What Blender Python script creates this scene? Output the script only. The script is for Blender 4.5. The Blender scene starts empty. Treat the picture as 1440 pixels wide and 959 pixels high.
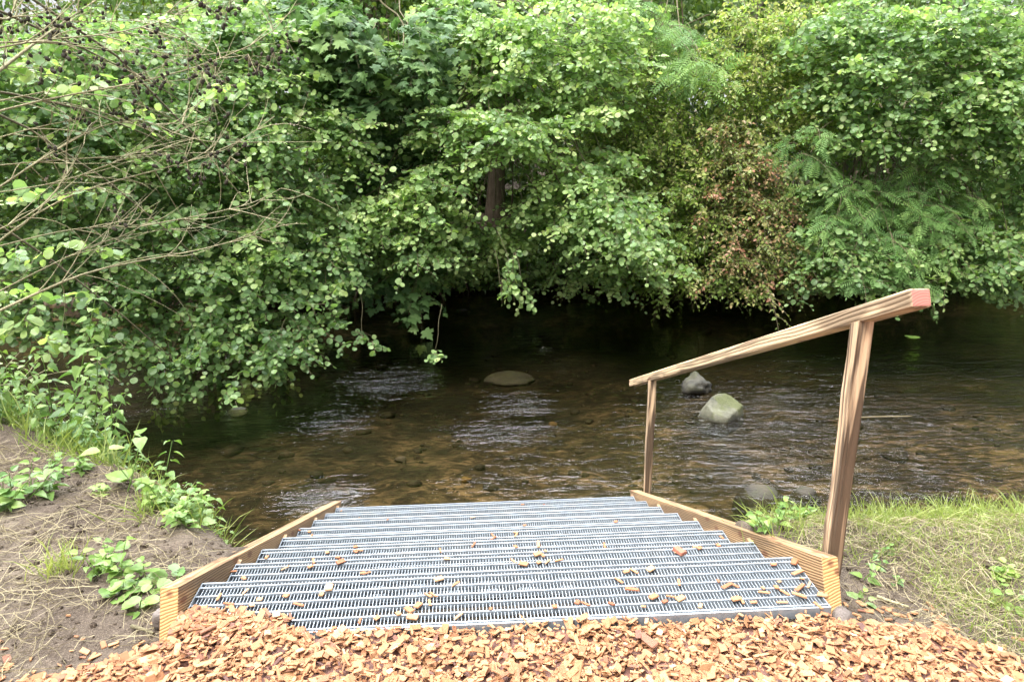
import bpy, bmesh, math
import numpy as np
from mathutils import Matrix, Vector, Euler
R = math.radians
sc = bpy.context.scene
col = sc.collection

# ------------------------------------------------------------------ camera numbers (metres; x right, y across the stream, z up)
CF = 1040.0
CPITCH, CYAW, CROLL = R(16.0), R(3.67), R(-0.432)
CC = np.array([-0.1094, -2.1907, 1.4342])
_F = np.array([math.sin(CYAW)*math.cos(CPITCH), math.cos(CYAW)*math.cos(CPITCH), -math.sin(CPITCH)])
_R0 = np.array([math.cos(CYAW), -math.sin(CYAW), 0.0])
_U0 = np.cross(_R0, _F)
_R = math.cos(CROLL)*_R0 + math.sin(CROLL)*_U0
_U = -math.sin(CROLL)*_R0 + math.cos(CROLL)*_U0
def ray(px, py): return _F + _R*(px-720.0)/CF - _U*(py-479.5)/CF
def PY(px, py, Y):
    d = ray(px, py); return CC + d*((Y-CC[1])/d[1])
def PZ(px, py, Z):
    d = ray(px, py); return CC + d*((Z-CC[2])/d[2])
ZW = -1.12                                     # water level
RUN, RISE, DEPTH, HW = 0.3275, 0.13936, 0.2817, 1.0   # steps

# ------------------------------------------------------------------ small helpers
def tag(o, label=None, cat=None, group=None, kind=None):
    if label: o['label'] = label
    if cat: o['category'] = cat
    if group: o['group'] = group
    if kind: o['kind'] = kind
    return o
WM = {}
def par(o, p):
    """parent o to p; o keeps the place it was built at"""
    o.parent = p
    o.matrix_parent_inverse = WM.get(p.name, Matrix.Identity(4)).inverted()
    WM[o.name] = o.matrix_basis.copy()
    return o
def empty(name, loc=(0, 0, 0), rz=0.0):
    o = bpy.data.objects.new(name, None); col.objects.link(o)
    o.location = loc; o.rotation_euler = (0, 0, rz)
    o.empty_display_size = 0.1
    WM[o.name] = Matrix.Translation(Vector([float(v) for v in loc])) @ Matrix.Rotation(rz, 4, 'Z')
    return o
def unit(v):
    v = np.asarray(v, float)
    return v/np.maximum(np.linalg.norm(v, axis=-1, keepdims=True), 1e-9)

class MB:
    def __init__(s): s.V = []; s.F = {}; s.n = 0; s.T = []
    def add(s, V, F, mat=0, tint=None):
        """V (n,3); F (m,k) indices into V"""
        V = np.asarray(V, np.float32); F = np.asarray(F, np.int64)
        s.V.append(V)
        s.F.setdefault(F.shape[1], []).append((F + s.n, mat))
        s.T.append(np.broadcast_to(np.asarray(0.5 if tint is None else tint, np.float32), (len(V),)))
        s.n += len(V)
    def build(s, name, mats, parent=None, smooth=False):
        V = np.concatenate(s.V); T = np.concatenate(s.T)
        loops, tot, mi = [], [], []
        for k, lst in s.F.items():
            for F, m in lst:
                loops.append(F.ravel()); tot.append(np.full(len(F), k)); mi.append(np.full(len(F), m))
        loops = np.concatenate(loops); tot = np.concatenate(tot); mi = np.concatenate(mi)
        me = bpy.data.meshes.new(name)
        me.vertices.add(len(V)); me.vertices.foreach_set('co', V.ravel())
        me.loops.add(len(loops)); me.loops.foreach_set('vertex_index', loops.astype(np.int32))
        me.polygons.add(len(tot))
        me.polygons.foreach_set('loop_start', np.concatenate([[0], np.cumsum(tot)[:-1]]).astype(np.int32))
        me.polygons.foreach_set('loop_total', tot.astype(np.int32))
        me.polygons.foreach_set('material_index', mi.astype(np.int32))
        me.polygons.foreach_set('use_smooth', np.full(len(tot), bool(smooth)))
        a = me.attributes.new('tint', 'FLOAT', 'POINT'); a.data.foreach_set('value', T.astype(np.float32))
        me.update(calc_edges=True); me.validate()
        for m in (mats if isinstance(mats, (list, tuple)) else [mats]): me.materials.append(m)
        o = bpy.data.objects.new(name, me); col.objects.link(o)
        WM[o.name] = Matrix.Identity(4)
        if parent is not None: par(o, parent)
        return o
    # --- shapes
    def box(s, x0, x1, y0, y1, z0, z1, mat=0, tint=None):
        V = [(x0,y0,z0),(x1,y0,z0),(x1,y1,z0),(x0,y1,z0),(x0,y0,z1),(x1,y0,z1),(x1,y1,z1),(x0,y1,z1)]
        F = [(0,3,2,1),(4,5,6,7),(0,1,5,4),(1,2,6,5),(2,3,7,6),(3,0,4,7)]
        s.add(V, F, mat, tint)
    def tube(s, P, rad, sides=5, mat=0, tint=None, cap=True):
        P = np.asarray(P, float); n = len(P)
        rad = np.broadcast_to(np.asarray(rad, float), (n,))
        T = np.gradient(P, axis=0); T = unit(T)
        up = np.array([0, 0, 1.0]) if abs(T[:, 2]).mean() < 0.8 else np.array([1.0, 0, 0])
        A = unit(np.cross(T, up)); B = np.cross(A, T)
        th = np.arange(sides)*2*np.pi/sides
        V = (P[:, None] + rad[:, None, None]*(np.cos(th)[None, :, None]*A[:, None] + np.sin(th)[None, :, None]*B[:, None])).reshape(-1, 3)
        i = np.arange(n-1)[:, None]*sides; j = np.arange(sides)[None]; k = (j+1) % sides
        F = np.stack([i+j, i+k, i+sides+k, i+sides+j], -1).reshape(-1, 4)
        s.add(V, F, mat, tint)
        if cap and sides >= 5:
            s.add(V[-sides:], [list(range(sides))], mat, tint); s.add(V[:sides], [list(range(sides))[::-1]], mat, tint)
    def leaves(s, tmpl, pos, d, nrm, size, mat=0, tint=None, bend=None):
        """instance a leaf template along direction d with normal nrm"""
        TV, TFs = tmpl
        pos = np.asarray(pos, float); n = len(pos)
        if n == 0: return
        d = unit(d); nrm = nrm - d*(nrm*d).sum(-1, keepdims=True); nrm = unit(nrm); side = np.cross(nrm, d)
        size = np.broadcast_to(np.asarray(size, float), (n,))
        b = np.ones(n) if bend is None else bend
        V = pos[:, None] + size[:, None, None]*(TV[None, :, 1:2]*d[:, None] + TV[None, :, 0:1]*side[:, None]
              + (TV[None, :, 2:3]*b[:, None, None])*nrm[:, None])
        k = len(TV)
        base = s.n
        s.V.append(V.reshape(-1, 3).astype(np.float32)); s.n += n*k
        t = np.full(n, .5) if tint is None else np.asarray(tint)
        s.T.append(np.repeat(t, k).astype(np.float32))
        off = base + np.arange(n)*k
        for TF in TFs:
            TF = np.asarray(TF)
            s.F.setdefault(TF.shape[1], []).append(((off[:, None, None] + TF[None]).reshape(-1, TF.shape[1]), mat))

# value noise
_rs = np.random.RandomState(7); _G = _rs.rand(256, 256)
def vnoise(x, y, f=1.0):
    x = np.asarray(x, float)*f + 1000.3; y = np.asarray(y, float)*f + 1000.7
    xi = np.floor(x).astype(int); yi = np.floor(y).astype(int); u = x-xi; v = y-yi
    u = u*u*(3-2*u); v = v*v*(3-2*v)
    g = lambda a, b: _G[a & 255, b & 255]
    return (g(xi, yi)*(1-u)+g(xi+1, yi)*u)*(1-v) + (g(xi, yi+1)*(1-u)+g(xi+1, yi+1)*u)*v - .5
def fbm(x, y, f=1.0, o=4):
    r = 0; a = 1
    for k in range(o): r = r + a*vnoise(x+k*17.1, y-k*9.3, f*2**k); a *= .5
    return r

# ------------------------------------------------------------------ materials
def newmat(name):
    m = bpy.data.materials.new(name); m.use_nodes = True
    nt = m.node_tree; nt.nodes.clear()
    out = nt.nodes.new('ShaderNodeOutputMaterial')
    return m, nt, out
def nd(nt, t, **kw):
    n = nt.nodes.new('ShaderNode'+t)
    for k, v in kw.items():
        if k.startswith('i_'):
            key = k[2:].replace('_', ' ')
            n.inputs[key].default_value = v
        else: setattr(n, k, v)
    return n
def ramp(nt, fac, stops, interp='LINEAR'):
    n = nt.nodes.new('ShaderNodeValToRGB'); cr = n.color_ramp; cr.interpolation = interp
    while len(cr.elements) < len(stops): cr.elements.new(0.5)
    for e, (p, c) in zip(cr.elements, stops):
        e.position = p; e.color = (*c, 1) if len(c) == 3 else c
    nt.links.new(fac, n.inputs[0]); return n.outputs[0]
def mixc(nt, fac, a, b, mode='MIX'):
    n = nt.nodes.new('ShaderNodeMix'); n.data_type = 'RGBA'; n.blend_type = mode
    for sock, v in ((n.inputs[0], fac), (n.inputs[6], a), (n.inputs[7], b)):
        if hasattr(v, 'is_linked'): nt.links.new(v, sock)
        elif isinstance(v, (int, float)): sock.default_value = v
        else: sock.default_value = (*v, 1)
    return n.outputs[2]
def mth(nt, op, a, b=None, clamp=False):
    n = nt.nodes.new('ShaderNodeMath'); n.operation = op; n.use_clamp = clamp
    for k, v in enumerate((a, b)):
        if v is None: continue
        if hasattr(v, 'is_linked'): nt.links.new(v, n.inputs[k])
        else: n.inputs[k].default_value = v
    return n.outputs[0]
def noise(nt, vec, scale, detail=3, rough=.55, dist=0.0):
    n = nt.nodes.new('ShaderNodeTexNoise'); n.inputs['Scale'].default_value = scale
    n.inputs['Detail'].default_value = detail; n.inputs['Roughness'].default_value = rough
    n.inputs['Distortion'].default_value = dist
    if vec is not None: nt.links.new(vec, n.inputs['Vector'])
    return n.outputs['Fac']
def mapv(nt, vec, scale=(1, 1, 1), loc=(0, 0, 0)):
    n = nt.nodes.new('ShaderNodeMapping'); n.inputs['Scale'].default_value = scale; n.inputs['Location'].default_value = loc
    nt.links.new(vec, n.inputs['Vector']); return n.outputs[0]
def bump(nt, h, strength=.5, dist=.01):
    n = nt.nodes.new('ShaderNodeBump'); n.inputs['Strength'].default_value = strength; n.inputs['Distance'].default_value = dist
    nt.links.new(h, n.inputs['Height']); return n.outputs[0]
def princ(nt, out, color, rough=.6, spec=.4, metal=0.0, normal=None):
    p = nt.nodes.new('ShaderNodeBsdfPrincipled')
    for sock, v in ((p.inputs['Base Color'], color), (p.inputs['Roughness'], rough), (p.inputs['Metallic'], metal)):
        if hasattr(v, 'is_linked'): nt.links.new(v, sock)
        elif isinstance(v, (int, float)): sock.default_value = v
        else: sock.default_value = (*v, 1)
    p.inputs['Specular IOR Level'].default_value = spec
    if normal is not None: nt.links.new(normal, p.inputs['Normal'])
    if out is not None: nt.links.new(p.outputs[0], out.inputs[0])
    return p

def leaf_mat(name, stops, transl=.5, rough=.42, spec=.5, tcol=(1.2, 1.3, .66)):
    m, nt, out = newmat(name)
    at = nd(nt, 'Attribute', attribute_name='tint')
    c = ramp(nt, at.outputs['Fac'], stops)
    pos = nd(nt, 'NewGeometry').outputs['Position']
    c = mixc(nt, mth(nt, 'MULTIPLY', noise(nt, pos, 60, 2), .35), c, mixc(nt, 1.0, c, (.6, .62, .5), 'MULTIPLY'))
    p = princ(nt, None, c, rough, spec)
    t = nd(nt, 'BsdfTranslucent'); nt.links.new(mixc(nt, 1.0, c, tcol, 'MULTIPLY'), t.inputs[0])
    mx = nd(nt, 'MixShader'); mx.inputs[0].default_value = transl
    nt.links.new(p.outputs[0], mx.inputs[1]); nt.links.new(t.outputs[0], mx.inputs[2]); nt.links.new(mx.outputs[0], out.inputs[0])
    return m
M = {}
M['alder'] = leaf_mat('alder_leaf', [(0, (.115, .205, .085)), (.5, (.21, .345, .13)), (.85, (.325, .47, .18)), (1, (.41, .53, .21))])
M['alder_light'] = leaf_mat('alder_leaf_light', [(0, (.15, .255, .10)), (.5, (.285, .43, .16)), (.85, (.41, .56, .22)), (1, (.49, .59, .25))])
M['maple'] = leaf_mat('maple_leaf', [(0, (.075, .15, .06)), (.6, (.135, .24, .085)), (1, (.23, .35, .12))], .38, .6, .3)
M['ash'] = leaf_mat('pinnate_leaf', [(0, (.11, .22, .07)), (.6, (.19, .335, .105)), (1, (.29, .44, .14))], .4, .55, .3)
M['small'] = leaf_mat('small_leaf', [(0, (.12, .21, .045)), (.5, (.24, .36, .075)), (.85, (.38, .48, .12)), (1, (.50, .50, .21))])
M['red'] = leaf_mat('red_tinged_leaf', [(0, (.15, .22, .055)), (.45, (.28, .33, .09)), (.72, (.40, .30, .15)), (1, (.50, .25, .17))], .4)
M['dark'] = leaf_mat('understory_leaf', [(0, (.06, .12, .035)), (.6, (.125, .21, .055)), (1, (.24, .32, .08))], .4)
M['back'] = leaf_mat('backwood_leaf', [(0, (.09, .16, .03)), (.6, (.17, .25, .04)), (1, (.30, .36, .05))], .5)
M['nettle'] = leaf_mat('nettle_leaf', [(0, (0.075, 0.163, 0.053)), (.6, (0.138, 0.250, 0.066)), (1, (0.250, 0.362, 0.092))], .3)
M['weed'] = leaf_mat('weed_leaf', [(0, (0.103, 0.196, 0.048)), (.6, (0.184, 0.299, 0.072)), (1, (0.299, 0.414, 0.097))], .35)
M['grass'] = leaf_mat('grass_blade', [(0, (.13, .19, .045)), (.5, (.25, .31, .08)), (1, (.42, .44, .16))], .35, .55)
M['straw'] = leaf_mat('straw', [(0, (.14, .11, .06)), (.5, (.30, .25, .14)), (1, (.48, .41, .24))], .15, .6, tcol=(1, 1, .8))

def bark(name, a, b, scale=14):
    m, nt, out = newmat(name)
    pos = nd(nt, 'NewGeometry').outputs['Position']
    n1 = noise(nt, mapv(nt, pos, (1, 1, .25)), scale*2, 5, .65); n2 = noise(nt, pos, 3, 3)
    c = ramp(nt, n1, [(.3, a), (.7, b)])
    c = mixc(nt, mth(nt, 'MULTIPLY', n2, .5), c, (.09, .10, .06))
    princ(nt, out, c, .85, .2, normal=bump(nt, n1, .8, .02)); return m
M['bark'] = bark('alder_bark', (.075, .05, .04), (.22, .155, .12))
M['bark_grey'] = bark('grey_bark', (.10, .09, .075), (.26, .23, .19))
M['twig'] = bark('twig_bark', (.10, .085, .05), (.24, .20, .12), 30)
M['bare'] = bark('bare_branch_bark', (.27, .24, .13), (.52, .46, .29), 30)
M['cone'] = bark('alder_cone', (.018, .012, .011), (.05, .032, .028), 60)

def wood(name, light, dark, freq=230, pith=(.09, -.13), char=.5, red=None, groove=.6):
    m, nt, out = newmat(name)
    oc = nd(nt, 'TexCoord').outputs['Object']
    wob = noise(nt, mapv(nt, oc, (1.3, 9, 9)), 1.0, 3, .5)
    sp = nd(nt, 'SeparateXYZ'); nt.links.new(oc, sp.inputs[0])
    yy = mth(nt, 'SUBTRACT', sp.outputs[1], pith[0]); zz = mth(nt, 'SUBTRACT', sp.outputs[2], pith[1])
    rr = mth(nt, 'SQRT', mth(nt, 'ADD', mth(nt, 'MULTIPLY', yy, yy), mth(nt, 'MULTIPLY', zz, zz)))
    rr = mth(nt, 'ADD', rr, mth(nt, 'MULTIPLY', wob, .028))
    s = mth(nt, 'SINE', mth(nt, 'MULTIPLY', rr, freq*2))
    ring = mth(nt, 'POWER', mth(nt, 'ADD', mth(nt, 'MULTIPLY', s, .5), .5), 1.8)
    fib = noise(nt, mapv(nt, oc, (4, 120, 120)), 1.0, 4, .6)
    c = mixc(nt, mth(nt, 'MULTIPLY', ring, groove), light, dark)
    c = mixc(nt, mth(nt, 'MULTIPLY', fib, .5), c, mixc(nt, 1.0, c, (.62, .52, .42), 'MULTIPLY'))
    ch = noise(nt, mapv(nt, oc, (1.5, 20, 20), (3, 1, 7)), 1.0, 3, .55, .6)
    c = mixc(nt, mth(nt, 'MULTIPLY', ramp(nt, ch, [(.45, (0, 0, 0)), (.56, (1, 1, 1))]), char), c, (.045, .028, .018))
    # knots
    vo = nd(nt, 'TexVoronoi', i_Scale=1.0); nt.links.new(mapv(nt, oc, (5.5, 14, 14), (.3, .7, .2)), vo.inputs['Vector'])
    c = mixc(nt, mth(nt, 'MULTIPLY', ramp(nt, vo.outputs['Distance'], [(.12, (1, 1, 1)), (.22, (0, 0, 0))]), .8), c, (.14, .055, .028))
    if red is not None: c = mixc(nt, mth(nt, 'GREATER_THAN', sp.outputs[0], red), c, mixc(nt, mth(nt, 'MULTIPLY', ring, .6), (.52, .17, .12), (.34, .09, .07)))
    h = mth(nt, 'SUBTRACT', mth(nt, 'MULTIPLY', fib, .4), mth(nt, 'MULTIPLY', ring, .7))
    princ(nt, out, c, .62, .35, normal=bump(nt, h, .7, .003)); return m
M['wood_board'] = wood('brushed_larch', (.47, .31, .165), (.15, .08, .038), 400, (.16, -.35), .45, groove=.85)
M['wood_end'] = wood('sawn_larch_end', (.58, .37, .16), (.32, .17, .06), 330, (.16, -.35), .0, groove=.7)
M['wood_rail'] = wood('flamed_spruce_rail', (.64, .48, .31), (.36, .22, .12), 330, (.05, -.07), .6, groove=.25)
M['wood_post'] = wood('flamed_spruce_post', (.68, .50, .33), (.42, .26, .145), 300, (.04, .06), .9, groove=.28)
m, nt, out = newmat('rail_end_grain')
oc = nd(nt, 'TexCoord').outputs['Object']; sp = nd(nt, 'SeparateXYZ'); nt.links.new(oc, sp.inputs[0])
yy = mth(nt, 'SUBTRACT', sp.outputs[1], .01); zz = mth(nt, 'SUBTRACT', sp.outputs[2], -.05)
rr = mth(nt, 'SQRT', mth(nt, 'ADD', mth(nt, 'MULTIPLY', yy, yy), mth(nt, 'MULTIPLY', zz, zz)))
rr = mth(nt, 'ADD', rr, mth(nt, 'MULTIPLY', noise(nt, oc, 30, 2), .008))
s = mth(nt, 'ADD', mth(nt, 'MULTIPLY', mth(nt, 'SINE', mth(nt, 'MULTIPLY', rr, 900)), .5), .5)
c = mixc(nt, s, (.46, .19, .15), (.34, .12, .095))
princ(nt, out, c, .7, .3); M['red_end'] = m

m, nt, out = newmat('galvanised_steel')
pos = nd(nt, 'NewGeometry').outputs['Position']
n1 = noise(nt, pos, 45, 4, .6); n2 = noise(nt, pos, 6, 3)
c = ramp(nt, n1, [(.3, (.205, .232, .258)), (.7, (.32, .352, .382))])
c = mixc(nt, mth(nt, 'MULTIPLY', ramp(nt, n2, [(.55, (0, 0, 0)), (.75, (1, 1, 1))]), .3), c, (.36, .36, .35))
princ(nt, out, c, .5, .5, .35); M['zinc'] = m

def soil_mat():
    m, nt, out = newmat('ground')
    pos = nd(nt, 'NewGeometry').outputs['Position']
    sp = nd(nt, 'SeparateXYZ'); nt.links.new(pos, sp.inputs[0])
    n1 = noise(nt, pos, 2.3, 5, .6); n2 = noise(nt, pos, 28, 5, .65); n3 = noise(nt, pos, 140, 3, .6)
    soil = ramp(nt, n1, [(.3, (.058, .043, .032)), (.5, (.105, .081, .062)), (.7, (.165, .133, .10))])
    soil = mixc(nt, mth(nt, 'MULTIPLY', ramp(nt, n2, [(.35, (1, 1, 1)), (.6, (0, 0, 0))]), .65), soil, (.055, .04, .03))
    soil = mixc(nt, mth(nt, 'MULTIPLY', ramp(nt, n3, [(.5, (0, 0, 0)), (.75, (1, 1, 1))]), .5), soil, (.30, .24, .17))
    # stream bed: silt, dark weed and stones
    b1 = noise(nt, mapv(nt, pos, (1, 1.6, 1)), 1.5, 5, .6, .6); b2 = noise(nt, mapv(nt, pos, (1, 1.5, 1)), 9, 5, .65, .5)
    vo = nd(nt, 'TexVoronoi', i_Scale=9.0); nt.links.new(mapv(nt, pos, (1, 1.2, 1)), vo.inputs['Vector'])
    b3 = noise(nt, mapv(nt, pos, (1, 1.5, 1)), 4.2, 5, .7, 1.2)
    bed = ramp(nt, b1, [(.38, (.042, .035, .024)), (.5, (.12, .091, .052)), (.64, (.27, .198, .115))])
    bed = mixc(nt, mth(nt, 'MULTIPLY', ramp(nt, b3, [(.44, (1, 1, 1)), (.56, (0, 0, 0))]), .85), bed, (.016, .013, .009))
    bed = mixc(nt, mth(nt, 'MULTIPLY', ramp(nt, b2, [(.40, (1, 1, 1)), (.52, (0, 0, 0))]), .7), bed, (.020, .017, .011))
    bed = mixc(nt, mth(nt, 'MULTIPLY', ramp(nt, vo.outputs['Distance'], [(.22, (1, 1, 1)), (.30, (0, 0, 0))]), .25), bed, mixc(nt, b2, (.03, .025, .018), (.20, .14, .075)))
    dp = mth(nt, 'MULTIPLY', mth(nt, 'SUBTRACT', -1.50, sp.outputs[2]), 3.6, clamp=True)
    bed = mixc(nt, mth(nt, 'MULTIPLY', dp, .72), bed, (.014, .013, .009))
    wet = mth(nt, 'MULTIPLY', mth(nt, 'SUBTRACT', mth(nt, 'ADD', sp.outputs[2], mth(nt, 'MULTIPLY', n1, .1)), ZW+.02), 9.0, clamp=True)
    soil2 = mixc(nt, 1.0, soil, (.8, .8, .8), 'MULTIPLY')
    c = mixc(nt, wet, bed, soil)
    h = mth(nt, 'ADD', mth(nt, 'MULTIPLY', n2, 1.0), mth(nt, 'MULTIPLY', n3, .4))
    princ(nt, out, c, .9, .2, normal=bump(nt, h, .9, .03)); return m
M['ground'] = soil_mat()

def water_mat():
    m, nt, out = newmat('water')
    pos = nd(nt, 'NewGeometry').outputs['Position']
    # riffles: strong over the shallows, weak in the pool
    amp = noise(nt, mapv(nt, pos, (.35, .55, 1), (4, 2, 0)), 1.0, 2, .5)
    amp = ramp(nt, amp, [(.40, (.10, .10, .10)), (.62, (1, 1, 1))])
    at = nd(nt, 'Attribute', attribute_name='tint')
    amp = mth(nt, 'ADD', mth(nt, 'MULTIPLY', amp, .12), at.outputs['Fac'])
    w1 = noise(nt, mapv(nt, pos, (2.3, 7.5, 1)), 1.0, 3, .55, .8)
    w2 = noise(nt, mapv(nt, pos, (9, 22, 1)), 1.0, 3, .6, .5)
    w3 = noise(nt, mapv(nt, pos, (28, 55, 1)), 1.0, 2, .5)
    h = mth(nt, 'ADD', mth(nt, 'MULTIPLY', w1, .022), mth(nt, 'ADD', mth(nt, 'MULTIPLY', w2, .0085), mth(nt, 'MULTIPLY', w3, .0022)))
    h = mth(nt, 'MULTIPLY', h, mth(nt, 'ADD', mth(nt, 'MULTIPLY', amp, 3.6), .20))
    bn = bump(nt, h, 1.0, 1.0)
    fr = nd(nt, 'Fresnel', i_IOR=1.33); nt.links.new(bn, fr.inputs['Normal'])
    tr = nd(nt, 'BsdfTransparent'); tr.inputs[0].default_value = (.71, .66, .53, 1)
    gl = nd(nt, 'BsdfGlossy'); gl.inputs['Roughness'].default_value = .03; gl.inputs[0].default_value = (1, 1, 1, 1); nt.links.new(bn, gl.inputs['Normal'])
    mx = nd(nt, 'MixShader'); nt.links.new(fr.outputs[0], mx.inputs[0]); nt.links.new(tr.outputs[0], mx.inputs[1]); nt.links.new(gl.outputs[0], mx.inputs[2])
    nt.links.new(mx.outputs[0], out.inputs[0]); return m
M['water'] = water_mat()

def stone(name, a, b, moss=0.0):
    m, nt, out = newmat(name)
    oc = nd(nt, 'NewGeometry').outputs['Position']
    n1 = noise(nt, oc, 7, 5, .6); n2 = noise(nt, oc, 60, 3, .6); n3 = noise(nt, oc, 4.2, 3, .6)
    c = ramp(nt, n1, [(.35, a), (.65, b)])
    c = mixc(nt, mth(nt, 'MULTIPLY', n2, .4), c, mixc(nt, 1.0, c, (.5, .5, .45), 'MULTIPLY'))
    if moss: c = mixc(nt, mth(nt, 'MULTIPLY', ramp(nt, n3, [(.46, (0, 0, 0)), (.56, (1, 1, 1))]), moss), c, mixc(nt, n2, (.025, .032, .01), (.10, .11, .03)))
    sz = nd(nt, 'SeparateXYZ'); nt.links.new(oc, sz.inputs[0])
    wetl = mth(nt, 'MULTIPLY', mth(nt, 'SUBTRACT', ZW+.055, mth(nt, 'ADD', sz.outputs[2], mth(nt, 'MULTIPLY', n2, .03))), 30.0, clamp=True)
    c = mixc(nt, mth(nt, 'MULTIPLY', wetl, .65), c, mixc(nt, 1.0, c, (.25, .24, .2), 'MULTIPLY'))
    princ(nt, out, c, .75, .4, normal=bump(nt, mth(nt, 'ADD', n1, mth(nt, 'MULTIPLY', n2, .4)), .7, .02)); return m
M['boulder'] = stone('mossy_boulder', (.05, .05, .034), (.15, .148, .105), .85)
M['wet_stone'] = stone('wet_stone', (.02, .019, .015), (.06, .056, .042), .35)
M['brown_stone'] = stone('brown_stone', (.030, .025, .016), (.075, .06, .038), .3)
M['pebble'] = stone('pebble', (.022, .018, .012), (.095, .07, .04), .2)
M['yellow'] = stone('ochre_stone', (.30, .19, .045), (.42, .27, .07))
M['grey_stone'] = stone('grey_stone', (.11, .09, .08), (.23, .195, .175))

def chip_mat():
    m, nt, out = newmat('wood_chip')
    at = nd(nt, 'Attribute', attribute_name='tint')
    pos = nd(nt, 'NewGeometry').outputs['Position']
    c = ramp(nt, at.outputs['Fac'], [(0, (.12, .065, .055)), (.10, (.22, .105, .07)), (.25, (.28, .13, .066)), (.5, (.365, .185, .090)), (.82, (.435, .25, .13)), (1, (.52, .36, .225))])
    n = noise(nt, pos, 160, 3, .6)
    c = mixc(nt, mth(nt, 'MULTIPLY', n, .45), c, mixc(nt, 1.0, c, (.55, .45, .38), 'MULTIPLY'))
    princ(nt, out, c, .75, .25, normal=bump(nt, n, .5, .003)); return m
M['chip'] = chip_mat()
def loose_mat():
    m, nt, out = newmat('loose_chip')
    oi = nd(nt, 'ObjectInfo'); oc = nd(nt, 'TexCoord').outputs['Object']
    c = ramp(nt, oi.outputs['Random'], [(0, (.28, .105, .055)), (.35, (.36, .155, .075)), (.8, (.42, .22, .11)), (1, (.48, .30, .17))])
    n = noise(nt, mapv(nt, oc, (30, 260, 260)), 1.0, 3, .6)
    c = mixc(nt, mth(nt, 'MULTIPLY', n, .5), c, mixc(nt, 1.0, c, (.55, .45, .38), 'MULTIPLY'))
    princ(nt, out, c, .75, .25); return m
M['loose'] = loose_mat()
m, nt, out = newmat('red_bark_chip'); princ(nt, out, (.33, .13, .085), .8, .2); M['redchip'] = m

# ------------------------------------------------------------------ terrain
XN = [-60, -12, -7, -4, -2.6, -1.6, -1.1, 0, 1.2, 2.4, 5, 10, 60]; YN = [5.5, 5.3, 4.6, 3.4, 2.55, 1.75, 1.25, 1.3, 1.2, 1.15, 1.0, .6, 0]
XF = [-60, -12, -6, -3, .4, 2, 3.6, 6, 9, 14, 60]; YF = [10, 9.6, 9.3, 9.3, 10.1, 9.8, 9.4, 9.6, 10, 10.3, 11]
def mulch_edge(x): return np.interp(x, MX, MYY)
_mpx = [(-200, 985), (0, 938), (100, 917), (200, 897), (232, 889), (262, 880), (330, 876), (440, 886), (600, 877), (800, 866), (1000, 856), (1165, 851), (1200, 858), (1300, 856), (1370, 876), (1440, 905), (1600, 985)]
_mp = np.array([PZ(a, b, -.03) for a, b in _mpx]); MX, MYY = _mp[:, 0], _mp[:, 1]
def H(x, y):
    x = np.asarray(x, float); y = np.asarray(y, float)
    yn = np.interp(x, XN, YN) + .12*vnoise(x, y*.2, 1.3); yf = np.interp(x, XF, YF) + .35*vnoise(x, 3.1+y*0, .9)
    t = y - yn
    plat = -.10 + .05*fbm(x, y, 1.1, 4) + .018*fbm(x+9, y, 7, 3) - .02*np.clip(-x-1.5, 0, 3)
    prof = np.interp(t, [-.85, -.62, -.35, 0, .35, 1.0], [0, .10, .55, 1, 1.32, 1.5])
    near = plat*(1-np.clip(prof, 0, 1)) + (ZW)*np.clip(prof, 0, 1) - .8*np.clip(prof-1, 0, 1)
    t2 = y - yf
    bed = -1.42 - .10*np.clip(y-2.6, 0, 4.5) - .04*np.clip(-x-1, 0, 4) + .12*fbm(x, y, .8, 4) + .03*fbm(x, y, 4, 3)
    far = np.interp(t2, [-1.2, -.35, 0, .25, .7, 2, 8, 40, 200], [-1.52, -1.35, ZW, -.62, -.12, .15, .9, 2.2, 6]) + np.clip(t2+.3, 0, 1)*(.14*fbm(x, y, 1.7, 4))
    z = np.where(t2 > -1.2, np.maximum(far, np.minimum(bed, -1.3)), np.where(t < 1.0, np.minimum(near, plat+.2), bed))
    k = np.clip((t-.6)/.6, 0, 1); mid = near*(1-k) + bed*k
    z = np.where((t < 1.2) & (t2 < -1.2), np.where(t > .6, mid, z), z)
    # trench under the steps
    w = np.clip((1.03-np.abs(x))/.05, 0, 1)*np.clip((y+.33)/.06, 0, 1)*(y < 2.6)
    z = np.where(w > 0, z*(1-w) + w*np.minimum(z, np.maximum(-.17-.4256*(y+.1), -1.5)), z)
    return z
xs = np.unique(np.concatenate([np.linspace(-200, -14, 24), np.linspace(-14, -4, 70), np.linspace(-4, 4, 230), np.linspace(4, 14, 70), np.linspace(14, 200, 24)]))
ys = np.unique(np.concatenate([np.linspace(-120, -3, 18), np.linspace(-3, 2.5, 150), np.linspace(2.5, 12, 110), np.linspace(12, 30, 24), np.linspace(30, 250, 16)]))
def grid(xs, ys, fz):
    X, Y = np.meshgrid(xs, ys); Z = fz(X, Y)
    V = np.stack([X, Y, Z], -1).reshape(-1, 3); nx = len(xs)
    i = (np.arange(len(ys)-1)[:, None]*nx + np.arange(nx-1)[None])
    F = np.stack([i, i+1, i+nx+1, i+nx], -1).reshape(-1, 4)
    return V, F
mb = MB(); mb.add(*grid(xs, ys, H)); tag(mb.build('ground', M['ground'], smooth=True), kind='structure')

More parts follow.
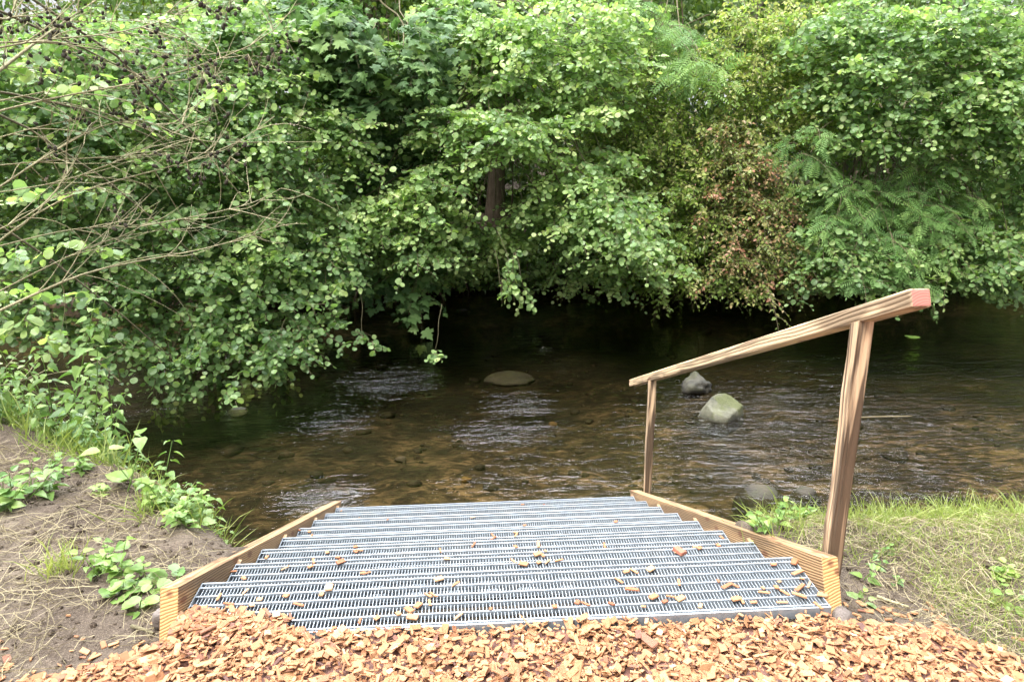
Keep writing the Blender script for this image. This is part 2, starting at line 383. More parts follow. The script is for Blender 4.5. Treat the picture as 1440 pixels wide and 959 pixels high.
# water sheet; 'tint' carries how broken the surface is (riffles behind stones and over the shallows)
wx = np.unique(np.concatenate([np.linspace(-60, -9, 20), np.linspace(-9, 12, 170), np.linspace(12, 60, 18)])); wy = np.linspace(.3, 11.2, 100)
mb = MB(); V, F = grid(wx, wy, lambda X, Y: np.full_like(X, ZW) + .006*fbm(X*.7, Y, 1.5, 3))
RIFF = [(545, 530, .55, .55, .9), (420, 497, .45, .35, .9), (165, 565, .7, .5, 1.0), (265, 530, .4, .7, .9), (455, 690, .22, .22, 1.0), (730, 565, .35, .4, .75), (766, 484, .15, .5, .8),
        (470, 590, .4, .5, .45), (1010, 600, .3, .3, .4), (1280, 590, 1.8, 1.2, .75), (1330, 510, 2.0, 1.1, .55), (1150, 640, .9, .6, .7), (1330, 660, 1.2, .6, .9), (700, 600, .5, .3, .5), (500, 440, 1, .5, .3)]
tt = np.zeros(len(V))
for px, py, rx, ry, a in RIFF:
    c = PZ(px, py, ZW); tt = np.maximum(tt, a*np.exp(-(((V[:, 0]-c[0])/rx)**2 + ((V[:, 1]-c[1])/ry)**2)))
mb.add(V, F, 0, tt); tag(mb.build('water', M['water'], smooth=True), kind='structure')

# ------------------------------------------------------------------ steps
def beam(name, p0, p1, w, h, mats, parent, bevel=.006, up=(0, 0, 1), endmat=None):
    """a sawn timber from p0 to p1; local x runs along it, y across (w), z up (h)"""
    p0 = Vector(p0); p1 = Vector(p1); L = (p1-p0).length
    bm = bmesh.new(); bmesh.ops.create_cube(bm, size=1)
    bmesh.ops.scale(bm, vec=(L, w, h), verts=bm.verts)
    bmesh.ops.bevel(bm, geom=bm.edges[:], offset=bevel, segments=3, affect='EDGES', profile=.6)
    # cut along the length so that it can be slightly bowed
    bmesh.ops.bisect_plane(bm, geom=bm.verts[:]+bm.edges[:]+bm.faces[:], plane_co=(0, 0, 0), plane_no=(1, 0, 0))
    if endmat is not None:
        for f in bm.faces:
            if abs(f.normal.x) > .9: f.material_index = endmat
    me = bpy.data.meshes.new(name); bm.to_mesh(me); bm.free()
    for m_ in (mats if isinstance(mats, (list, tuple)) else [mats]): me.materials.append(m_)
    for p in me.polygons: p.use_smooth = False
    o = bpy.data.objects.new(name, me); col.objects.link(o)
    x = (p1-p0).normalized(); y = Vector(up).cross(x).normalized(); z = x.cross(y)
    mt = Matrix((x, y, z)).transposed().to_4x4(); mt.translation = (p0+p1)/2
    o.matrix_basis = mt
    return par(o, parent)

stair = empty('staircase', (0, -.2, -.1))
tag(stair, 'wide galvanised grating steps between wooden side boards with one handrail, leading into the stream', 'staircase')
NB = 178; pitch = 2*HW/NB; tb = .0019
for i in range(8):
    z1 = -i*RISE; y1 = i*RUN; y0 = y1-DEPTH; z0 = z1-.03
    mb = MB()
    for k in range(1, NB):
        x = -HW+.004+(2*HW-.008)*k/NB
        mb.box(x-tb/2, x+tb/2, y0+.007, y1-.0055, z0+.002, z1-.0035)
    yy = y1-.026
    while yy > y0+.01:
        mb.box(-HW+.004, HW-.004, yy-.0031, yy+.0031, z0+.012, z1+.0004); yy -= .0475
    t = mb.build('tread', M['zinc'], stair)
    mb = MB()
    mb.box(-HW, HW, y0, y0+.0075, z0-.003, z1+.0015); mb.box(-HW, HW, y1-.006, y1, z0-.003, z1+.0015)
    mb.build('edge_bar', M['zinc'], t)
    for sx in (-1, 1):
        mb = MB(); a, b = sorted((sx*HW, sx*(HW-.0035))); mb.box(a, b, y0+.0078, y1-.0063, z0-.035, z1+.001)
        mb.build('end_plate', M['zinc'], t)
# side boards follow the slope of the flight
sl = RISE/RUN; ang = math.atan(sl)
dvec = Vector((0, math.cos(ang), -math.sin(ang))); nvec = Vector((0, math.sin(ang), math.cos(ang)))
BH = .235
for sx, ya, yb, off in ((-1, -.165, 2.50, .030), (1, -.18, 2.42, .036)):
    xc = sx*(HW+.004+.0275)
    a = Vector((xc, ya, -sl*ya+off)) - nvec*(BH/2); b = Vector((xc, yb, -sl*yb+off)) - nvec*(BH/2)
    # local x points towards the viewer so that the near end is the +x end
    o = beam('side_board', b, a, .055, BH, [M['wood_board'], M['wood_end']], stair, .004, up=nvec, endmat=1)
    o['label'] = 'left wooden side board with its pale sawn end' if sx < 0 else 'right wooden side board carrying the handrail posts'
    for i in (1, 3, 5, 7):      # little bearing blocks behind the treads
        mb = MB(); x0, x1 = sorted((sx*(HW+.003), sx*(HW-.012)))
        mb.box(x0, x1, i*RUN+.004, i*RUN+.040, -i*RISE-.10, -i*RISE-.004)
        bl = mb.build('block', M['wood_board'], o)
rail = beam('handrail', (1.10, 2.865, -.362), (1.10, -.345, .995), .058, .052, [M['wood_rail'], M['red_end']], stair, .009, up=nvec, endmat=1)
rail['label'] = 'sloping timber handrail with a reddish sawn end'
def post(x, y, zb, zt, w, d):
    bm = bmesh.new(); bmesh.ops.create_cube(bm, size=1)
    L = zt-zb; bmesh.ops.scale(bm, vec=(L, w, d), verts=bm.verts)
    bmesh.ops.bevel(bm, geom=[e for e in bm.edges if abs(e.verts[0].co.x-e.verts[1].co.x) > .1], offset=.009, segments=3, affect='EDGES')
    for v in bm.verts:
        if v.co.x > 0: v.co.x += -v.co.z*0 + v.co.y*0 + (v.co.z)*(-sl)*-1*0
    bmesh.ops.subdivide_edges(bm, edges=[e for e in bm.edges if abs(e.verts[0].co.x-e.verts[1].co.x) > .1], cuts=9)
    rs = np.random.RandomState(int(abs(y)*100)+3)
    lv = {}
    for v in bm.verts:
        k = round(v.co.x, 3)
        if k not in lv: lv[k] = (rs.uniform(-.0025, .0025), rs.uniform(-.0025, .0025), rs.uniform(.96, 1.05))
        q = lv[k]; v.co.y = v.co.y*q[2]+q[0]; v.co.z = v.co.z*q[2]+q[1]
    # top follows the rail's slope
    for v in bm.verts:
        if v.co.x > L/2-.02: v.co.x += -sl*(v.co.z)*1.0
    me = bpy.data.meshes.new('post'); bm.to_mesh(me); bm.free(); me.materials.append(M['wood_post'])
    o = bpy.data.objects.new('post', me); col.objects.link(o)
    X = Vector((0, 0, 1)); Yv = Vector((1, 0, 0)); Zv = X.cross(Yv)
    mt = Matrix((X, Yv, Zv)).transposed().to_4x4(); mt.translation = (x, y, (zb+zt)/2)
    o.matrix_basis = mt
    return par(o, rail)
railz = lambda y: .995-.4226*(y+.345)-.026/math.cos(ang)
post(1.093, -.085, -.30, railz(-.085)+.004, .046, .068)
post(1.093, 2.30, -1.35, railz(2.30)+.004, .044, .062)
mb = MB()
for yb_ in (-.05, 2.27):
    pass

# ------------------------------------------------------------------ wood chips
rng = np.random.RandomState(11)
def chip_templates():
    T = []
    for k in range(8):
        r = np.random.RandomState(50+k); sk = r.uniform(-.22, .22); sk2 = r.uniform(-.22, .22)
        o = np.array([(-.5, -.5+sk*.5), (-.5+r.uniform(.05, .25), -.5), (.5, -.5-sk*.4+r.uniform(0, .1)), (.5, .5+sk2*.4-r.uniform(0, .2)), (.5-r.uniform(.1, .5), .5), (-.5+r.uniform(0, .12), .5-sk2*.5-r.uniform(0, .1))])
        o = o[:, ::-1]
        n = len(o)
        # x along grain after swap: template y is the long axis
        low = np.c_[o[:, 1], o[:, 0], np.full(n, -.5)]; top = np.c_[o[:, 1]*r.uniform(.75, 1), o[:, 0]*r.uniform(.85, 1), .5+r.uniform(-.35, .25, n)]
        V = np.concatenate([low, top]); i = np.arange(n)
        side = np.stack([i, (i+1) % n, n+(i+1) % n, n+i], -1)
        T.append((V, i[::-1][None], (i+n)[None], side))
    return T
CT = chip_templates()
def chips(mb, pos, L, W, Th, yaw, tilt, roll, tint, which):
    for k, (V, f0, f1, fs) in enumerate(CT):
        s = np.where(which == k)[0]
        if not len(s): continue
        n = len(s)
        P = V[None]*np.stack([W[s], L[s], Th[s]], -1)[:, None]
        cy, sy, ct, st, cr, sr = np.cos(yaw[s]), np.sin(yaw[s]), np.cos(tilt[s]), np.sin(tilt[s]), np.cos(roll[s]), np.sin(roll[s])
        x, y, z = P[..., 0], P[..., 1], P[..., 2]
        y, z = y*ct[:, None]-z*st[:, None], y*st[:, None]+z*ct[:, None]
        x, z = x*cr[:, None]+z*sr[:, None], -x*sr[:, None]+z*cr[:, None]
        x, y = x*cy[:, None]-y*sy[:, None], x*sy[:, None]+y*cy[:, None]
        Q = np.stack([x, y, z], -1) + pos[s][:, None]
        nv = V.shape[0]; off = (np.arange(n)*nv)[:, None, None]
        base = mb.n
        mb.V.append(Q.reshape(-1, 3).astype(np.float32)); mb.n += n*nv; mb.T.append(np.repeat(tint[s], nv).astype(np.float32))
        for f in (f0, f1, fs): mb.F.setdefault(f.shape[1], []).append(((off+f[None]).reshape(-1, f.shape[1]) + base, 0))
def mulch_z(x, y):
    d = mulch_edge(x)-y                      # distance inside the edge
    base = np.interp(x, [-1.6, -1.08, -.95, -.5, .2, 1.0, 1.2, 2.0], [-.055, -.03, .012, .0, -.018, -.023, -.045, -.06])
    base = base + np.clip(d-.15, 0, 1)*.05 + .025*fbm(x, y, 3, 3)
    k = np.clip(d/.10, 0, 1)
    g = np.where((np.abs(x) < 1.03), np.maximum(H(x, -.40), -.12), H(x, y))
    return np.where(np.abs(x) < 1.0, base, g*(1-k) + base*k)
mb = MB()
gx = np.linspace(-3.2, 3.2, 160); gv = np.linspace(0, 1, 40)
X = np.repeat(gx[None], 40, 0); Yd = np.minimum(mulch_edge(gx)[None], np.where(np.abs(gx) < 1.02, -.30, 9)[None]) - gv[:, None]*2.2; Z = mulch_z(X, Yd)-.012
V = np.stack([X, Yd, Z], -1).reshape(-1, 3); i = (np.arange(39)[:, None]*160+np.arange(159)[None]); F = np.stack([i, i+160, i+161, i+1], -1).reshape(-1, 4)
mb.add(V, F, 0, .03)
def spread(n, x0, x1, d0, d1):
    x = rng.uniform(x0, x1, n); d = d0 + (d1-d0)*rng.rand(n); y = mulch_edge(x)-d
    return x, y
def put(mb, x, y, lift=.012, big=1.0):
    kk = ~((np.abs(x) < 1.0) & (y > -.288) & (x > -.66)); x, y = x[kk], y[kk]
    n = len(x); L = np.clip(rng.lognormal(math.log(.019), .45, n), .006, .065)*big; W = np.clip(L*rng.beta(1.6, 2.2, n)*.8+.003, .004, .024); Th = rng.uniform(.0008, .0032, n)
    z = mulch_z(x, y) + rng.uniform(-.008, lift, n)
    tint = np.clip(rng.beta(2.6, 2.1, n)*.95 + (rng.rand(n) < .05)*-.45 + (rng.rand(n) < .06)*.25, 0, 1)
    chips(mb, np.stack([x, y, z], -1), L, W, Th, rng.uniform(0, 6.283, n), rng.normal(0, .30, n), rng.normal(0, .38, n), tint, rng.randint(0, 8, n))
put(mb, *spread(11500, -1.9, 1.9, .0, .55)); put(mb, *spread(4500, -1.9, 1.9, .0, .55), lift=.022, big=1.1); put(mb, *spread(4200, -3.1, 3.1, .5, 1.7), big=1.3)
# scattered chips beyond the edge of the mulch, on the soil beside the steps
for x0, x1, n in ((-1.9, -1.1, 60), (1.12, 2.1, 150)):
    x = rng.uniform(x0, x1, n); d = -np.abs(rng.exponential(.07, n)); y = mulch_edge(x)-d
    L = rng.uniform(.015, .045, n); z = H(x, y)+.006
    chips(mb, np.stack([x, y, z], -1), L, L*rng.uniform(.25, .6, n), rng.uniform(.002, .005, n), rng.uniform(0, 6.28, n), rng.normal(0, .2, n), rng.normal(0, .2, n), rng.beta(2.5, 2, n)*.9, rng.randint(0, 8, n))
# the heap over the near left corner of the top tread
n = 420; a = rng.rand(n); x = -.985+.36*rng.rand(n)**1.6; y = -.285 + (.15*(1-(x+.985)/.36))*rng.rand(n)
L = rng.uniform(.018, .055, n); z = .006 + .04*rng.rand(n)*np.clip(1-(y+.285)/.13, 0, 1)*np.clip(1-(x+.985)/.36, 0, 1) 
chips(mb, np.stack([x, y, z], -1), L, L*rng.uniform(.25, .6, n), rng.uniform(.002, .006, n), rng.uniform(0, 6.28, n), rng.normal(0, .25, n), rng.normal(0, .3, n), np.clip(rng.beta(2.2, 2.4, n)*.9, 0, 1), rng.randint(0, 8, n))
tag(mb.build('wood_chip_mulch', M['chip']), 'thick carpet of orange tan wood chips in front of the grating steps', 'wood chips', kind='stuff')

# single chips lying on the treads (picked out one by one)
def chip_mesh(k, L, W, Th):
    V, f0, f1, fs = CT[k % 8]; me = bpy.data.meshes.new('wood_chip')
    me.from_pydata((V*np.array([W, L, Th])).tolist(), [], f0.tolist()+f1.tolist()+fs.tolist()); me.update(); me.materials.append(M['loose']); return me
LC = [(870,815,0),(308,838,0),(345,831,0),(321,848,0),(354,850,0),(327,803,0),(343,812,0),(401,798,0),(463,826,1),(420,849,0),(402,837,0),(452,835,0),(375,783,0),(460,776,0),(475,783,0),(441,788,0),(437,796,0),(479,790,1),(342,812,0),
 (421,745,0),(435,747,0),(438,753,0),(500,768,0),(505,773,0),(510,805,0),(516,805,0),(500,775,0),(617,814,1),(641,820,0),(619,773,0),(628,785,0),(666,765,0),(693,752,0),(725,748,0),(726,751,0),(738,738,0),(694,756,0),(722,788,0),(736,793,1),
 (756,779,1),(763,780,0),(767,774,0),(757,765,1),(758,790,0),(770,789,0),(786,787,0),(725,768,0),(602,836,0),(609,835,0),(588,851,1),(575,857,1),(604,846,0),(560,862,0),(506,872,0),(580,868,1),(812,846,0),(823,848,0),(850,766,0),(866,733,0),
 (881,803,0),(892,802,0),(915,800,1),(889,829,1),(919,839,1),(935,845,0),(957,841,1),(944,838,0),(955,776,1),(978,768,0),(984,770,0),(1010,766,0),(1015,755,0),(1088,793,0),(1117,790,1),(1123,788,0),(1122,805,1),(1138,821,0),(1125,826,1),(1124,837,1),
 (1096,817,0),(1092,825,0),(1073,826,0),(1074,832,0),(1022,824,1),(1033,822,0),(1035,842,1),(1043,843,0),(1010,816,0),(1103,832,0),(1128,813,0),(1157,836,1),(1150,850,0),(1100,846,0),(955,818,0),(765,709,0),(665,727,0),(735,709,0),(505,728,0),(480,718,0),(545,730,0),
 (645,865,0),(690,855,0),(780,852,0),(860,848,0),(905,852,0),(985,851,0),(1060,846,0),(530,868,0),(470,882,0),(388,868,1),(372,856,0),(352,868,1),(340,858,1),(365,842,0),(330,866,1),(300,858,1)]
names = ['top', 'second', 'third', 'fourth', 'fifth', 'sixth', 'seventh', 'lowest']
rngc = np.random.RandomState(5)
meshes_small = [chip_mesh(k, L, W, T) for k, (L, W, T) in enumerate([(.024, .013, .003), (.034, .008, .003), (.020, .015, .003), (.038, .010, .003), (.016, .010, .002)])]
meshes_big = [chip_mesh(k+2, L, W, T) for k, (L, W, T) in enumerate([(.036, .024, .004), (.033, .022, .004), (.048, .014, .004)])]
protoc = {}
for px, py, big in LC:
    hit = None
    for i in range(8):
        p = PZ(px, py, -i*RISE+.004)
        if i*RUN-DEPTH-.004 <= p[1] <= i*RUN+.002: hit = (i, p); break
    if hit is None: continue
    i, p = hit
    me = (meshes_big if big else meshes_small)[rngc.randint(3 if big else 5)]
    if me.name not in protoc:
        o = bpy.data.objects.new('wood_chip', me); protoc[me.name] = o
    else: o = protoc[me.name].copy()
    col.objects.link(o)
    o.location = (p[0], p[1], -i*RISE+.004+.003*big); o.rotation_euler = (rngc.normal(0, .08), rngc.normal(0, .08), rngc.uniform(0, 6.28))
    shape = {0: 'small oblong', 1: 'thin splinter-like', 2: 'small squarish', 3: 'long narrow', 4: 'tiny'}
    mi_ = (meshes_big if big else meshes_small).index(me)
    sh = ('broad flat' if mi_ < 2 else 'large elongated') if big else shape[mi_]
    side = 'left' if p[0] < -.34 else 'right' if p[0] > .34 else 'middle'
    tag(o, f'{sh} wood chip lying on the {side} third of the {names[i]} grating tread', 'wood chip', 'loose wood chips on the grating steps')
# reddish bark chip
for (px, py) in ((955, 776),):
    p = PZ(px, py, -2*RISE)
    for i in range(8):
        p = PZ(px, py, -i*RISE+.004)
        if i*RUN-DEPTH <= p[1] <= i*RUN: break
    me = bpy.data.meshes.new('bark_piece'); V, f0, f1, fs = CT[3]
    me.from_pydata((V*np.array([.036, .048, .014])).tolist(), [], f0.tolist()+f1.tolist()+fs.tolist()); me.materials.append(M['redchip'])
    o = bpy.data.objects.new('bark_piece', me); col.objects.link(o); o.location = (p[0], p[1], -i*RISE+.012); o.rotation_euler = (.1, .05, .7)
    tag(o, 'dark red chunk of bark lying on the right side of the grating steps', 'bark piece')

# ------------------------------------------------------------------ leaf templates (x across, y along from the stalk, z up)
def fold(outline, mid, z=.12, tipz=-.1):
    """right-hand outline points + midrib points -> folded leaf"""
    n = len(mid); V = []; 
    for (x, y) in mid: V.append((0, y, tipz*y*y))
    for (x, y) in outline: V.append((x, y, z*x*2+tipz*y*y))
    for (x, y) in outline: V.append((-x, y, z*x*2+tipz*y*y))
    return np.array(V)
# alder: round, broadest past the middle, blunt tip
ol = [(.30, .10), (.47, .38), (.46, .70), (.25, .95)]
V = fold(ol, [(0, 0), (0, .33), (0, .66), (0, .93)], .10, -.12)
T_ALDER = (V, [np.array([(0, 4, 5, 1), (1, 5, 6, 2), (2, 6, 7, 3), (0, 1, 9, 8), (1, 2, 10, 9), (2, 3, 11, 10)])])
# ovate pointed
ol = [(.22, .08), (.34, .33), (.22, .68)]
V = fold(ol, [(0, 0), (0, .35), (0, 1.0)], .16, -.18)
T_OVATE = (V, [np.array([(0, 3, 4, 1), (0, 1, 7, 6)]), np.array([(1, 4, 5), (1, 5, 2), (1, 8, 7), (1, 2, 8)])])
# toothed nettle-like
ol = [(.24, .05), (.30, .18), (.36, .22), (.31, .38), (.33, .44), (.22, .60), (.22, .68), (.09, .85)]
V = fold(ol, [(0, 0), (0, .3), (0, .62), (0, 1.05)], .18, -.22)
n_ = 8; tri = []
r0, l0 = 4, 12
seq = [(0, [0, 1, 2]), (1, [2, 3, 4, 5]), (2, [5, 6, 7])]
for c_, idx in seq:
    for a, b in zip(idx[:-1], idx[1:]): tri += [(c_, r0+a, r0+b), (c_, l0+b, l0+a)]
tri += [(0, r0+2, 1), (0, 1, l0+2), (1, r0+5, 2), (1, 2, l0+5), (2, r0+7, 3), (2, 3, l0+7)]
T_NETTLE = (V, [np.array(tri)])
# maple: five pointed lobes with teeth
pts = [(0, 0), (.16, -.08), (.42, -.02), (.34, .10), (.36, .18), (.66, .26), (.50, .36), (.52, .48), (.33, .44), (.22, .46), (.30, .66), (.16, .70), (.0, 1.0)]
full = pts + [(-x, y) for x, y in pts[-2:0:-1]]
V = np.array([(0, .28, 0.03)] + [(x, y, -.22*(x*x+(y-.28)**2)) for x, y in full]); k = len(full)
T_MAPLE = (V, [np.array([(0, 1+a, 1+(a+1) % k) for a in range(k)])])
# pinnate leaf: seven pairs and an end leaflet
V = []; Fq = []
def leaflet(b, d, L, W):
    b = np.array(b); d = unit(np.array(d)); s = np.array([d[1], -d[0], 0]); i0 = len(V)
    V.extend([b, b+d*L*.45+s*W+np.array([0, 0, -.015]), b+d*L+np.array([0, 0, -.06]), b+d*L*.45-s*W+np.array([0, 0, -.015])]); Fq.append((i0, i0+1, i0+2, i0+3))
for a in range(7):
    y = .14+.118*a; z = -.2*y*y; L = .30*(1-.4*abs(a-2.5)/5)
    for s_ in (-1, 1): leaflet((0, y, z), (s_*1.0, .30, 0), L*1.05, .036)
leaflet((0, .95, -.18), (0, 1, 0), .26, .05)
i0 = len(V); V.extend([np.array(q) for q in ((-.008, 0, 0), (.008, 0, 0), (.006, .95, -.18), (-.006, .95, -.18))]); Fq.append((i0, i0+1, i0+2, i0+3))
T_PIN = (np.array(V), [np.array(Fq)])
# plain quad-ish leaf for far masses
T_FAR = (np.array([(0, 0, 0), (.38, .4, .1), (.05, 1, -.1), (-.36, .5, .1)]), [np.array([(0, 1, 2, 3)])])
# blade of grass
T_BLADE = (np.array([(-.5, 0, 0), (.5, 0, 0), (.42, .4, .03), (-.42, .4, .03), (.28, .75, -.06), (-.28, .75, -.06), (0, 1, -.22)])*np.array([.045, 1, 1]), [np.array([(0, 1, 2, 3), (3, 2, 4, 5)]), np.array([(5, 4, 6)])])

N0 = np.array([0, -.46, .78])
def sprays(mb, rng, c, r, n, tmpl, size, L=(.35, .8), space=.042, droop=.45, lean=(0, -.35), upn=N0, nj=.68, twigs=2, tb=.5, ts=.26, mat=0, tmat=1, hang=0.0, stalk=.5, opp=False):
    """leafy twigs spread through an ellipsoid with centre c and radii r"""
    c = np.asarray(c, float); r = np.asarray(r, float)
    u = rng.normal(size=(n, 3)); u /= np.linalg.norm(u, axis=1, keepdims=True); u *= (rng.rand(n, 1)**.45)
    for k in range(n):
        o = c + u[k]*r
        h = np.array([u[k, 0]*1.0+lean[0]+rng.normal(0, .35), u[k, 1]*.8+lean[1]+rng.normal(0, .35), 0]); h /= (np.linalg.norm(h)+1e-6)
        Ls = rng.uniform(*L); d = h*(1-hang) + np.array([0, 0, rng.uniform(-.1, .35)-hang*1.2]); d /= np.linalg.norm(d)
        dr = droop*rng.uniform(.4, 1.3)
        lines = []
        t = np.linspace(0, 1, 6); P = o + (t[:, None]-.5)*Ls*d + np.stack([0*t, 0*t, -dr*Ls*t*t], -1) + np.cumsum(rng.normal(0, .015, (6, 3)), 0)*Ls
        lines.append((P, Ls))
        for q in range(twigs):
            a = rng.uniform(.15, .8); i = a*5; i0 = int(i); b = P[i0]+(P[min(i0+1, 5)]-P[i0])*(i-i0)
            sd = np.cross(d, (0, 0, 1.0)); sd = sd/(np.linalg.norm(sd)+1e-6)*rng.choice([-1, 1])
            d2 = unit(d*.75 + sd*.7 + np.array([0, 0, rng.uniform(-.25, .2)])); L2 = Ls*rng.uniform(.3, .55)
            t2 = np.linspace(0, 1, 4); lines.append((b + t2[:, None]*L2*d2 + np.stack([0*t2, 0*t2, -dr*.6*L2*t2*t2], -1), L2))
        sp_t = np.clip(rng.normal(tb, ts*.95), 0, 1)
        for P, LL in lines:
            mb.tube(P, np.linspace(.0045, .0015, len(P))*(1 if LL > .3 else .7), 3, tmat, cap=False)
            m = max(3, int(LL/space)); tt = np.linspace(.06, 1, m)
            if opp: tt = np.repeat(tt, 2); m = len(tt)
            ii = np.clip(tt*(len(P)-1), 0, len(P)-1.001); i0 = ii.astype(int); f = (ii-i0)[:, None]
            b = P[i0]*(1-f)+P[i0+1]*f; tg = unit(P[i0+1]-P[i0])
            sd = np.cross(tg, np.array([0, 0, 1.0])); sd = unit(sd+1e-6)*np.where(np.arange(m) % 2, 1, -1)[:, None]
            ld = unit(sd*.85 + tg*.55 + np.array([0, 0, -.18]) + rng.normal(0, .28, (m, 3)))
            ld[-1] = unit(tg[-1] + rng.normal(0, .15, 3))
            nn = unit(np.asarray(upn)+rng.normal(0, nj, (m, 3)))
            sz = size*rng.uniform(.48, 1.22, m)*np.where(tt > .88, .75, 1)
            tn = np.clip(sp_t + rng.normal(0, ts*.8, m) + (tt-.6)*.25, 0, 1)
            mb.leaves(tmpl, b+ld*size*.25*stalk, ld, nn, sz, mat, tn, bend=rng.uniform(.2, 2.0, m))

def px2m(px, Y): return px*(Y-CC[1])/CF*1.02
def limb(name, p0, p1, r0, r1, rng, mat, parent, sag=.12, sides=6):
    p0 = np.asarray(p0, float); p1 = np.asarray(p1, float); n = 9; t = np.linspace(0, 1, n)
    L = np.linalg.norm(p1-p0)
    P = p0 + t[:, None]*(p1-p0); P[:, 2] += sag*L*np.sin(np.pi*t)
    nz = rng.normal(0, .05*L, (n, 3)); nz[0] = nz[-1] = 0
    for _ in range(3): nz[1:-1] = .25*nz[:-2]+.5*nz[1:-1]+.25*nz[2:]
    P += nz
    mb = MB(); mb.tube(P, r0+(r1-r0)*t**.8, sides, 0); return mb.build(name, mat, parent, True)
def trunk(P, rad, mat, parent, sides=9):
    """a tapered trunk through points P with a flared foot"""
    P = np.asarray(P, float); t = np.linspace(0, len(P)-1, 14); i = np.clip(t.astype(int), 0, len(P)-2); f = (t-i)[:, None]
    Q = P[i]*(1-f)+P[i+1]*f; s = np.linspace(0, 1, 14)
    rr = rad*(1-.65*s)*(1+.5*np.exp(-s*14))
    mb = MB(); mb.tube(Q, rr, sides, 0); return mb.build('trunk', mat, parent, True)

def make_tree(name, label, cat, base, height, rad, clumps, tmpl, size, lmat, bmat, seed, group=None, limbs=True, lean=(0, 0), upper=0, upsize=.12, upr=(1.6, 1.4, 1.6), trunk_pts=None, dens=1.0, fill=.9, limbp=1.0, **kw):
    """clumps: (px, py, Y, rx px, ry px[, extra dict])"""
    rng = np.random.RandomState(seed)
    base = np.asarray(base, float); base[2] = float(H(base[0], base[1]))-.05
    root = empty(name, base); tag(root, label, cat, group)
    top = base + np.array([lean[0], lean[1], height])
    tp = np.array([base, base*.6+top*.4+np.array([rng.normal(0, .06), rng.normal(0, .06), 0]), top]) if trunk_pts is None else np.asarray(trunk_pts, float)
    trunk(tp, rad, bmat, root)
    mb = MB()
    cl2 = []
    for cl in clumps:
        cl2.append(cl)
        if fill and len(cl) == 5: cl2.append((cl[0]+rng.normal(0, 14), cl[1]+rng.normal(0, 12), cl[2]+fill*rng.uniform(.6, 1.3), cl[3]*1.15, cl[4]*1.2, dict(d=.38, nolimb=1)))
    for cl in cl2:
        px, py, Y, rx, ry = cl[:5]; ex = cl[5] if len(cl) > 5 else {}
        c = PY(px, py, Y); r = np.array([px2m(rx, Y), .5*px2m(rx, Y)+.22, px2m(ry, Y)])
        k2 = dict(kw); k2.update(ex); d2 = k2.pop('d', 1.0); nl = k2.pop('nolimb', 0)
        sp_, LL = k2.get('space', .042), k2.get('L', (.35, .8))
        per = (LL[0]+LL[1])/2/sp_*(1+.42*k2.get('twigs', 2))*(2 if k2.get('opp') else 1)
        area = math.pi*r[0]*r[2]
        n = max(2, int(dens*d2*area*4.2/(size*size*.62)/per))
        sprays(mb, rng, c, r, n, tmpl, size, **k2)
        if limbs and not nl and (ex.get('hang') or ex.get('L')):
            limb('twig', c+np.array([rng.normal(0, .1), .35, .45]), c, .004, .002, rng, M['twig'], root, sag=.1, sides=4)
        elif limbs and not nl and rng.rand() < limbp:
            f = np.clip(rng.uniform(.25, .6) + (c[2]-base[2])/max(height, 1)*.35, .12, .9)
            st = tp[0]*(1-f)+tp[-1]*f if len(tp) == 2 else (tp[0]+(tp[1]-tp[0])*min(1, f*2.5) if f < .4 else tp[1]+(tp[2]-tp[1])*(f-.4)/.6)
            limb('limb', st, c, .02+.012*rng.rand(), .005, rng, M['twig'], root, sag=rng.uniform(.02, .12), sides=5)
    # the part of the crown above the picture
    for q in range(upper):
        c = top + np.array([rng.normal(0, upr[0]), rng.normal(0, upr[1]), rng.uniform(-upr[2], upr[2])])
        c[2] = max(c[2], 4.0)
        n = 700; u = rng.normal(size=(n, 3)); u = unit(u)*rng.rand(n, 1)**.4*np.array([1.1, 1.0, .8])
        mb.leaves(T_FAR, c+u, rng.normal(size=(n, 3)), unit(np.array([0, -.3, .8])+rng.normal(0, .6, (n, 3))), upsize*rng.uniform(.7, 1.3, n), 0, np.clip(rng.normal(.45, .2, n), 0, 1))
        limb('limb', top*.6+base*.4, c, .05, .012, rng, bmat, root, sides=5)
    mb.build('crown', [lmat, M['twig']], root)
    return root

# ------------------------------------------------------------------ the wood on the far bank
H_ = dict(hang=.55, droop=.3)
